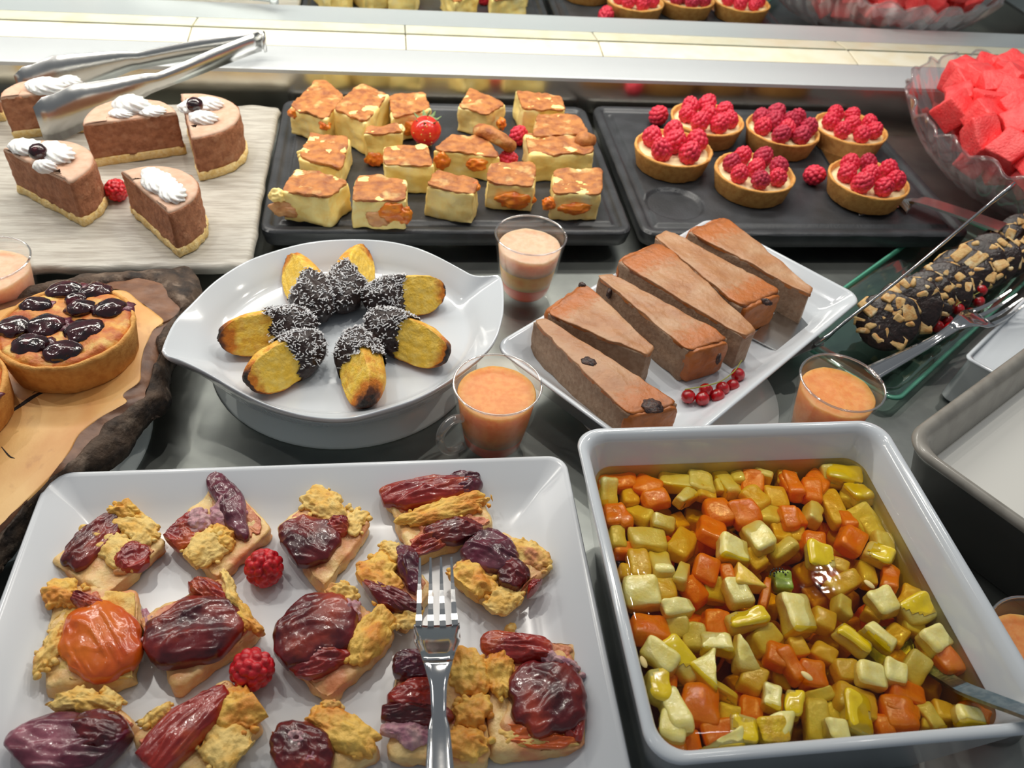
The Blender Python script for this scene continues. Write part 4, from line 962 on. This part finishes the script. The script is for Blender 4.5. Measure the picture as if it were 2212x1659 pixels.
# ------------------------------------------------------------------ plum cake squares
ZK = ZPW+.0105
def ridge_blob(c, L_, W_, H_, yaw, seed, wr=.10, n=5):
    """flat cushion of cooked fruit whose skin has a few long creases"""
    V, F = ico(n); a = np.arctan2(V[:, 1], V[:, 0]); lump = 1+.20*fbm(np.c_[np.cos(a)*1.2, np.sin(a)*1.2, a*0+seed*.31], 1.0, 3, seed)
    sq = (np.abs(V[:, 0])**2.6+np.abs(V[:, 1])**2.6+1e-9)**(-1/2.6)*np.hypot(V[:, 0], V[:, 1])
    G = V.copy(); G[:, 0] *= lump*(.75+.25*sq); G[:, 1] *= lump*(.75+.25*sq); G[:, 2] = np.sign(V[:, 2])*np.abs(V[:, 2])**.72
    q = np.c_[G[:, 0]*.9, G[:, 1]*2.0, G[:, 2]*.6]+seed*.77
    q = q+.35*np.c_[noise(q*1.3, seed+3), noise(q*1.3, seed+4), q[:, 0]*0]
    cr = (1-np.abs(noise(q*1.5, seed)))**6; cr2 = (1-np.abs(noise(q*3.1+5, seed+1)))**7
    top = np.clip(V[:, 2]+.15, 0, 1)
    G = G*[L_/2, W_/2, H_]
    G[:, 2] += top*(.0017*cr+.0011*cr2+.0022*noise(q*.8+2, seed+8)-.0008)
    return G@rotz(yaw).T+c, F
def lumps(px, py, ln, wd, ang, z, h, seed, n=7):
    """a crumbly heap: one rough mound with fine billowing crumbs and a few loose ones"""
    r = random.Random(seed); c, yaw, L_, W_ = imgbox(px, py, ln, wd, ang, z); V, F = ico(5)
    G = V*[L_/2, W_/2, h]; q = G+seed*.013
    a = np.arctan2(V[:, 1], V[:, 0]); rad = 1+.30*fbm(np.c_[np.cos(a), np.sin(a), a*0+seed*.3]*1.6, 1.0, 3, seed)
    G = G*np.c_[rad, rad, 1+.25*fbm(V+seed, 2, 2, seed)]; nn = _nv(V/np.array([L_/2, W_/2, h]))
    G = G+nn*(.0011*np.abs(noise(q*260, seed))+.0013*np.abs(noise(q*420+9, seed+1))-.0008+.0016*noise(q*120, seed+2))[:, None]
    ps = [(G@rotz(yaw).T+c, F)]
    for i in range(n):
        a = r.uniform(0, 6.28); s_ = r.uniform(.0009, .0019); p = c+rotz(yaw)@np.array([math.cos(a)*L_*.5, math.sin(a)*W_*.5, 0])
        ps.append(blob(p+[0, 0, h*.1], (s_*1.3, s_, s_), a, .3, 2.6, 2, r.randint(0, 999)))
    return join(ps)
def _nv(v): return v/np.linalg.norm(v, axis=1, keepdims=True)
PL = [
 ('plum cake square at the back left with a curled crust', [(107,1209),(258,1092),(362,1171),(228,1284)], [('plum',200,1165,150,58,-48,.011),('plum_red',285,1205,70,60,-40,.007),('crumb',240,1180,62,110,-40,.010),('crumb',300,1135,80,60,40,.009),('crumb_gold',272,1102,62,30,12,.014)]),
 ('plum cake square in the back row with lilac crumbs', [(365,1150),(480,1032),(590,1137),(468,1250)], [('plum_purple',495,1080,60,130,-22,.013),('plum_red',395,1147,60,75,20,.010),('crumb_lilac',492,1106,60,45,10,.015),('crumb',447,1180,75,95,30,.013),('crumb_gold',480,1160,50,45,0,.014),('crumb_lilac',425,1125,55,40,0,.012)]),
 ('plum cake square in the back row with one round plum', [(596,1141),(690,1061),(802,1128),(699,1270)], [('plum',662,1156,112,98,20,.013),('crumb',700,1086,95,60,25,.011),('plum_red',728,1135,50,42,0,.010),('crumb',770,1125,50,50,0,.006)]),
 ('plum cake square with two long plums at the back right', [(830,1061),(1019,1002),(1065,1133),(893,1202)], [('plum_red',928,1058,195,62,-12,.013),('plum_purple',1000,1042,80,50,-10,.011),('crumb_gold',968,1098,190,40,-14,.015),('plum',985,1142,120,52,-10,.012),('plum_red',935,1165,100,35,-20,.007)]),
 ('plum cake square half covered by the fork tines', [(766,1213),(855,1174),(935,1265),(875,1362)], [('crumb_gold',822,1240,90,75,30,.013),('plum_purple',884,1218,48,90,-10,.014),('plum',845,1290,130,42,25,.012),('crumb',850,1192,60,40,30,.012),('crumb',880,1335,60,40,0,.006)]),
 ('plum cake square with purple plum right of the fork tines', [(969,1230),(1086,1146),(1198,1213),(1082,1322)], [('plum_purple',1055,1192,132,78,18,.016),('plum',1103,1235,70,60,30,.013),('crumb_gold',1016,1255,98,70,10,.014),('crumb',1145,1195,90,55,45,.009),('crumb',1090,1293,80,55,0,.009),('plum_red',1160,1272,42,40,0,.010)]),
 ('plum cake square with a glossy orange apricot half', [(107,1261),(301,1274),(291,1466),(91,1483)], [('plum_orange',216,1385,165,175,60,.015),('crumb_gold',140,1282,85,50,10,.011),('crumb',108,1400,45,95,5,.011),('plum_red',190,1300,70,30,20,.012)]),
 ('plum cake square with one big dark plum, left of centre', [(297,1339),(476,1250),(563,1356),(379,1487)], [('plum',415,1350,195,125,-12,.017),('plum_red',450,1275,90,45,30,.013),('crumb',498,1275,28,95,-18,.015),('crumb_gold',530,1335,95,30,45,.012),('crumb_lilac',325,1365,28,80,-20,.009)]),
 ('plum cake square with one big wrinkled plum in the centre', [(587,1381),(728,1265),(859,1364),(703,1514)], [('plum',675,1345,165,140,-20,.018),('plum_red',690,1425,120,60,-10,.010),('crumb_gold',800,1360,70,135,25,.016),('crumb',738,1280,60,45,20,.016),('crumb_lilac',752,1320,50,40,0,.016)]),
 ('plum cake square cut by the lower left picture corner', [(19,1590),(202,1492),(295,1558),(140,1720)], [('plum_purple',160,1600,240,120,5,.017),('plum',215,1580,110,95,10,.019),('crumb',178,1513,130,50,8,.014),('crumb',245,1505,50,50,60,.008)]),
 ('plum cake square with one long red plum at the bottom edge', [(280,1592),(492,1466),(565,1563),(420,1720)], [('plum_red',398,1565,260,78,-45,.017),('crumb_gold',522,1528,95,95,45,.013),('crumb',490,1600,120,110,-40,.008),('crumb',335,1535,70,50,-30,.010)]),
 ('plum cake square with lilac flecks at the bottom edge', [(581,1583),(716,1531),(821,1617),(660,1740)], [('plum',650,1620,130,120,30,.016),('crumb_gold',742,1578,150,75,28,.014),('crumb_lilac',640,1602,60,62,30,.020),('crumb_lilac',672,1640,30,35,0,.019),('crumb',715,1525,40,25,0,.012)]),
 ('plum cake square lying under the fork handle', [(855,1411),(1044,1419),(1057,1650),(834,1634)], [('plum_purple',890,1433,80,60,5,.014),('plum_red',900,1500,110,70,0,.016),('plum',900,1540,140,45,2,.013),('crumb_lilac',885,1580,110,55,5,.011),('crumb_gold',1012,1450,75,85,0,.014),('crumb_gold',1020,1535,70,75,30,.014),('crumb_gold',1010,1600,95,60,10,.012)]),
 ('plum cake square at the front right of the plate', [(1044,1383),(1251,1385),(1268,1617),(1065,1626)], [('plum',1180,1500,160,150,-50,.017),('plum_red',1125,1395,150,60,5,.013),('crumb_gold',1080,1445,62,110,5,.012),('plum_orange',1165,1585,150,55,0,.005),('crumb_lilac',1200,1430,110,28,25,.014),('plum_red',1240,1540,45,110,10,.007)]),
]
def keep_in(V, quad, c, m):
    """pulls points that hang over the edges of the cake back to it (m: margin inside)"""
    V = V.copy()
    for k in range(4):
        a, b = quad[k][:2], quad[(k+1) % 4][:2]; e = _n(b-a); n_ = np.array([-e[1], e[0]])
        if (c[:2]-a)@n_ < 0: n_ = -n_
        d = (V[:, :2]-a)@n_-m; V[:, :2] -= np.minimum(d, 0)[:, None]*n_*.88
    return V
for i, (lab, quad, tops) in enumerate(PL):
    top = np.array(q3(quad, ZK)); c = top.mean(0); bot = (top-c)*1.02+c; bot[:, 2] = ZPW
    t = thing('plum_cake', lab, 'cake', (c[0], c[1], ZPW), 'plum cake squares on the white plate')
    V, F = hexa(bot, top, .22, 24); V = rough(V, F, .0021, 95, 4, i); V[:, 2] = np.maximum(V[:, 2], ZPW)
    mk('pastry_base', (V, F), 'pastry', t)
    for k, (kd, px, py, ln, wd, ang, h) in enumerate(tops):
        seed = i*13+k; zz = ZK+h*.12
        if kd.startswith('plum'):
            c_, yaw, L_, W_ = imgbox(px, py+h*450, ln*1.08, wd*1.1, ang, zz); V, F = ridge_blob(c_, L_, W_, h*.55, yaw, seed); nm = 'plum'
            V2, F2 = lumps(px, py, ln*1.3, wd*1.35, ang, ZK-.0002, .0022, seed+500, 0); V2 = keep_in(V2, top, c, .002); V2[:, 2] = np.maximum(V2[:, 2], ZPW+.0005); mk('fruit_stain', (V2, F2), 'stain' if kd != 'plum_orange' else 'crumb', t)
        else:
            V, F = lumps(px, py+h*250, ln*1.12, wd*1.15, ang, zz, h*.42, seed); nm = 'custard_crumb'
        V = keep_in(V, top, c, -.004); V[:, 2] = np.maximum(V[:, 2], ZPW+.001)
        mk(nm, (V, F), kd, t)
for lab, x, y, s in (('tiny cake crumb above the front right plum cake', 1102, 1358, .0028), ('tiny cake crumb left of the apricot cake', 90, 1349, .0024)):
    V, F = blob(P(x, y, ZPW+s*.8), (s*1.2, s, s), .4, .3, 2.5, 3); tag(mk('cake_crumb', (V, F), 'crumb'), lab, 'crumb')

# ------------------------------------------------------------------ fruit salad pieces
ZA = lambda x, y: (1220+x/3.95, 880+y/3.95); ZBB = lambda x, y: (1700+x/3.949, 880+y/3.949); ZC = lambda x, y: (1220+x/4.158, 1260+y/4.158); ZDD = lambda x, y: (1700+x/4.158, 1260+y/4.158)
FR = [(ZA, 3.95, [(395,500,340,110,-5,'o2'),(700,560,230,150,20,'o'),(955,600,300,110,10,'p'),(950,480,160,80,20,'p'),(1140,560,220,150,10,'p'),(1330,480,230,110,60,'p'),(1470,510,110,100,0,'p'),(1590,560,180,170,10,'o2'),(1670,480,150,60,20,'p'),(1860,480,170,100,10,'y'),(1930,620,130,150,0,'o'),(350,700,160,200,0,'p'),(555,720,150,180,0,'y'),(780,750,200,130,-10,'o'),(1050,730,200,100,-40,'p'),(1220,700,160,100,10,'y'),(1390,650,240,110,-5,'p'),(1640,740,230,140,40,'y'),(1810,740,190,170,0,'y'),(350,900,140,170,0,'o'),(490,900,110,200,-20,'o'),(640,880,220,110,35,'p'),(850,950,200,110,10,'p'),(1330,860,210,190,0,'o2'),(1550,870,230,190,60,'o'),(1740,890,190,170,10,'p'),(1930,920,150,170,0,'o'),(720,1090,330,190,0,'p'),(430,1080,140,180,0,'p'),(1020,1140,240,200,-60,'y'),(1270,1020,240,200,20,'o'),(1660,1080,280,180,55,'P'),(1450,1180,240,190,10,'P'),(1850,1030,150,150,0,'y'),(1880,1190,200,120,-25,'p'),(1640,1260,200,130,50,'y'),(640,1310,170,230,0,'y'),(830,1310,180,250,0,'p'),(1220,1350,220,200,20,'o'),(1400,1390,110,150,0,'o'),(1600,1410,260,180,10,'t'),(1870,1450,160,150,0,'k'),(475,1380,160,110,10,'y'),(600,1540,310,260,0,'P'),(850,1500,200,230,0,'y'),(1010,1400,110,200,20,'p'),(1120,1530,250,170,50,'o2'),(1290,1520,200,200,5,'p'),(1500,1540,200,220,-5,'P'),(1730,1560,80,250,20,'o'),(500,1190,180,100,0,'o2')]),
 (ZBB, 3.949, [(560,520,290,140,5,'Y'),(350,430,170,90,5,'p'),(400,560,170,140,0,'p'),(200,470,200,190,30,'o2'),(60,630,130,200,0,'o'),(220,680,170,170,10,'o'),(590,740,200,150,20,'p'),(760,700,200,130,50,'Y'),(410,830,160,280,0,'y'),(240,880,150,180,20,'p'),(80,920,150,160,-10,'o'),(850,920,280,170,45,'p'),(720,990,200,130,55,'p'),(570,1110,230,190,25,'o'),(800,1230,250,140,30,'Y'),(950,1130,190,170,10,'p'),(290,1240,220,190,10,'Y'),(460,1330,160,100,25,'y'),(100,1060,140,120,0,'y'),(520,930,120,150,0,'o2'),(500,1470,270,150,-25,'y'),(700,1390,150,190,10,'p'),(900,1440,160,200,20,'o'),(340,1400,200,100,20,'o2'),(250,1110,200,120,10,'o')]),
 (ZC, 4.158, [(1020,190,280,140,-10,'P'),(720,380,320,230,5,'o'),(1020,360,220,180,0,'p'),(1180,450,220,200,10,'p'),(1390,340,230,220,10,'o2'),(1640,300,340,140,-10,'Y'),(1820,460,240,220,-35,'p'),(1390,510,290,150,5,'P'),(740,620,340,180,40,'P'),(1060,660,420,180,48,'Y'),(1370,740,360,280,45,'T'),(1670,610,250,300,10,'T'),(1930,620,230,200,20,'o'),(740,900,200,300,0,'Y'),(1000,1100,200,420,-15,'P'),(1230,1070,340,320,10,'o'),(1420,930,360,80,30,'p'),(1710,820,220,220,30,'y'),(850,1240,230,280,10,'P'),(930,830,180,150,10,'o2'),(1500,1140,220,150,20,'p'),(1690,1110,220,230,10,'o2'),(1880,1000,170,200,20,'P'),(1950,1230,280,270,30,'T'),(910,1510,230,250,0,'o'),(1150,1480,200,230,0,'o2'),(1430,1310,300,230,-10,'o'),(1640,1320,130,180,10,'p'),(1450,1570,430,200,-5,'T'),(1690,1490,240,240,15,'Y'),(1960,1470,280,220,0,'n')]),
 (ZDD, 4.158, [(120,220,260,330,0,'P'),(340,300,220,160,20,'y'),(520,170,170,180,20,'p'),(800,230,190,160,30,'y'),(880,130,260,180,50,'P'),(1130,110,180,200,30,'y'),(1370,200,260,220,-20,'Y'),(1140,350,190,150,10,'p'),(1460,470,260,200,45,'P'),(1290,560,150,190,10,'y'),(1470,690,190,130,10,'y'),(1660,650,160,250,-20,'o'),(860,450,330,120,40,'P'),(600,480,330,120,35,'Y'),(1010,440,200,150,40,'y'),(110,540,220,130,60,'y'),(250,780,230,230,10,'o'),(780,790,270,200,10,'P'),(560,760,230,180,0,'y'),(990,770,220,190,20,'P'),(1180,740,240,270,30,'p'),(350,600,250,130,30,'y'),(50,700,130,330,-25,'o'),(1100,960,350,170,15,'o'),(1040,1110,310,130,20,'o'),(310,980,230,120,-15,'p'),(640,1040,400,230,20,'y'),(450,1170,260,130,40,'p'),(330,1310,200,380,10,'p'),(80,1060,160,230,20,'Y'),(740,1330,280,330,15,'Y'),(540,1470,170,160,0,'P'),(1140,1350,300,310,5,'o'),(1320,1180,130,260,-15,'p'),(1440,1130,200,150,10,'y'),(1600,1170,150,140,10,'p'),(1760,1350,250,150,5,'P'),(1390,1400,200,90,20,'p'),(920,1330,150,200,0,'o2'),(1850,1180,300,120,20,'o')])]
KIND = {'p': ('apple_chunk', 'fruit_pale', 'pale apple chunk just under the juice the fruit salad', 'apple', -.0030), 'P': ('apple_chunk', 'fruit_pale', 'pale apple chunk breaking the juice surface the fruit salad', 'apple', .0016),
        'y': ('pear_chunk', 'fruit_yellow', 'yellowish pear chunk soaking in juice the fruit salad', 'pear', -.0028), 'Y': ('peel_chunk', 'fruit_peel', 'fruit chunk with yellow peel upward the fruit salad', 'fruit', .0004),
        'o': ('melon_chunk', 'fruit_orange', 'orange melon chunk near the juice surface the fruit salad', 'melon', -.0022), 'o2': ('melon_chunk', 'fruit_orange', 'orange melon chunk sunk deep in juice the fruit salad', 'melon', -.0055),
        'T': ('apple_chunk', 'fruit_pale', 'pale apple wedge the fruit salad', 'apple', .0014), 't': ('apple_chunk', 'fruit_yellow', 'yellowish apple wedge the fruit salad', 'apple', .001),
        'k': ('kiwi_slice', 'kiwi', 'green kiwi piece with black seeds in the fruit salad', 'kiwi', .0015), 'n': ('pineapple_chunk', 'pineapple', 'coarse golden pineapple chunk at the front of the fruit salad', 'pineapple', .002)}
def fruit_mesh(L_, W_, H_, kd, seed):
    r = random.Random(seed)
    cn = [[-1, -1], [1, -1], [1, 1], [-1, 1]]
    if kd in 'Tt': cn[r.choice((2, 3))] = [r.uniform(-.35, .35), .2]; 
    j = lambda: r.uniform(-.16, .16)
    top = [np.array([x*L_/2*(1+j())*.93, y*W_/2*(1+j())*.93, H_/2+r.uniform(-.0012, .0012)]) for x, y in cn]
    bot = [np.array([x*L_/2*(1+j()), y*W_/2*(1+j()), -H_/2]) for x, y in cn]
    V, F = hexa(bot, top, .38, 10); return rough(V, F, .0009, 120, 2, seed), F
def inside(x, y, z, m):
    ins = np.interp(z, [.010, .02, ZD-.026, ZD-.006], [.027, .022, .0135, .0078])+m
    return abs(x-dcx) < dhx-ins and abs(y-dcy) < dhy-ins
def region(c):
    u, v = (c[0]-dcx)/dhx, (c[1]-dcy)/dhy
    a = 'back' if v > .42 else ('upper' if v > .05 else ('lower' if v > -.36 else 'front')); b = 'left' if u < -.5 else ('centre-left' if u < 0 else ('centre-right' if u < .45 else 'right'))
    return a+' '+b
cnt = 0; placed = []
for conv, sc, lst in FR:
    for (x, y, ln, wd, ang, kd) in lst:
        px, py = conv(x, y); nm, mt, lab, cat, dz = KIND[kd]; cnt += 1
        if py < 1180: dz = dz*.4-.0022*(1180-py)/200
        if kd in 'py': dz -= random.choice((0, 0, .002, .004))
        z = ZJ+dz+random.uniform(-.0008, .0008); H_ = min(.017, max(.009, .8*min(ln, wd)/sc/4300))
        c, yaw, L_, W_ = imgbox(px, py, ln/sc*1.08, wd/sc*1.08, ang, z)
        m = (L_*abs(math.cos(yaw))+W_*abs(math.sin(yaw)))/2*.9; n_ = (L_*abs(math.sin(yaw))+W_*abs(math.cos(yaw)))/2*.9
        lim = .0145; c[0] = min(max(c[0], dcx-dhx+lim+m), dcx+dhx-lim-m); c[1] = min(max(c[1], dcy-dhy+lim+n_), dcy+dhy-lim-n_)
        V, F = fruit_mesh(L_, W_, H_, kd, cnt)
        tl = .18 if kd in 'PTYpt' else .1
        V = V@rotx(random.gauss(0, tl)).T@roty(random.gauss(0, tl)).T@rotz(yaw).T+c-[0, 0, H_/2]
        grp = 'chunks of the fruit salad'; lab = lab.replace(' the fruit salad', ', '+region(c)+' of the fruit salad', 1) if kd not in 'kn' else lab
        if kd == 'k':
            t = thing(nm, lab, cat, (c[0], c[1], z-H_), grp); mk('flesh', (V, F), mt, t)
            mk('seeds', join([(ico(1)[0]*[.0006, .0009, .0005]+c+[.0055*math.cos(a)-.002, .0045*math.sin(a)+.001, .0004], ico(1)[1]) for a in np.linspace(.4, 2.9, 9)]+[(ico(1)[0]*[.0006, .0009, .0005]+c+[.0035*math.cos(a)-.002, .003*math.sin(a)+.001, .0004], ico(1)[1]) for a in np.linspace(.2, 3.1, 6)]), 'kiwi_seed', t)['kind'] = 'stuff'
        elif kd in 'PpTY' and (cnt % 3 == 0 or kd == 'Y'):
            t = thing(nm, lab, cat, (c[0], c[1], z-H_), grp)
            # flesh with a peel on one face
            mk('flesh', (V, F), 'fruit_pale', t)
            loc = (V-c+[0, 0, H_/2])@rotz(yaw)
            pick = (loc[:, 2] > H_*.36) if kd == 'Y' else (loc[:, 1] < -W_*.36)
            fx = [f for f in F if all(pick[i] for i in f)]
            used = sorted({i for f in fx for i in f}); mp = {v: k for k, v in enumerate(used)}
            if fx:
                N_ = normals(V, F); mk('peel', ((V+N_*.0004)[used], [[mp[i] for i in f] for f in fx]), 'fruit_peel', t)
        else:
            tag(mk(nm, (V, F), mt), lab, cat, grp)
for iy in range(11):
    for ix in range(11):
        x = dcx-dhx+.028+(ix+.5*(iy % 2))*(2*dhx-.06)/10.5; y = dcy-dhy+.028+iy*(2*dhy-.056)/10
        x += random.uniform(-.004, .004); y += random.uniform(-.004, .004)
        z = random.uniform(.038, .050); kd = random.choice(['p', 'y', 'y', 'o', 'p'])
        if not inside(x, y, z-.008, .010): continue
        nm, mt, lab, cat, dz = KIND[kd]; cnt += 1
        V, F = fruit_mesh(random.uniform(.012, .019), random.uniform(.010, .016), .012, kd, cnt)
        V = V@rotx(random.gauss(0, .3)).T@roty(random.gauss(0, .3)).T@rotz(random.uniform(0, 6.28)).T+[x, y, z]
        lab = {'p': 'pale apple chunk', 'y': 'yellowish pear chunk', 'o': 'orange melon chunk'}[kd]+' lying deep under the others, '+region([x, y])+' of the salad'
        tag(mk(nm, (V, F), mt), lab, cat, 'sunken chunks of the fruit salad')
for lab, x, y in (('melon seed at the left wall of the fruit salad', 1390, 1430), ('melon seed on an orange chunk in the fruit salad', 1743, 1460), ('pale seed on a chunk right of the kiwi', 1878, 1262)):
    tag(mk('melon_seed', blob(P(x, y, ZJ+.0026), (.0034, .0017, .0009), random.uniform(0, 3), .05, 1, 2), 'mel_seed'), lab, 'seed')
# spoon standing in the salad
sp = thing('serving_spoon', 'steel spoon handle rising from the fruit salad over the dish rim', 'spoon', P(2080, 1487, ZJ))
hp = smooth_path([P(1990, 1430, .058), P(2040, 1462, .0625), P(2081, 1487, ZJ+.0006), P(2145, 1512, ZJ+.0125), P(2212, 1537, ZJ+.0255), P(2330, 1582, ZJ+.048)], 6)
mk('handle', strip(hp, np.linspace(.0042, .0062, len(hp)), .0009), 'spoon_metal', sp, False)
V, F = ico(3); V = V*[.020, .013, .005]; V[:, 2] = np.where(V[:, 2] > 0, V[:, 2]*-.6, V[:, 2]); mk('bowl', (V@rotz(.5).T+hp[0]+[-.016, .008, -.002], F), 'spoon_metal', sp)
for o in bpy.data.objects:
    if '_o' in o: del o['_o']
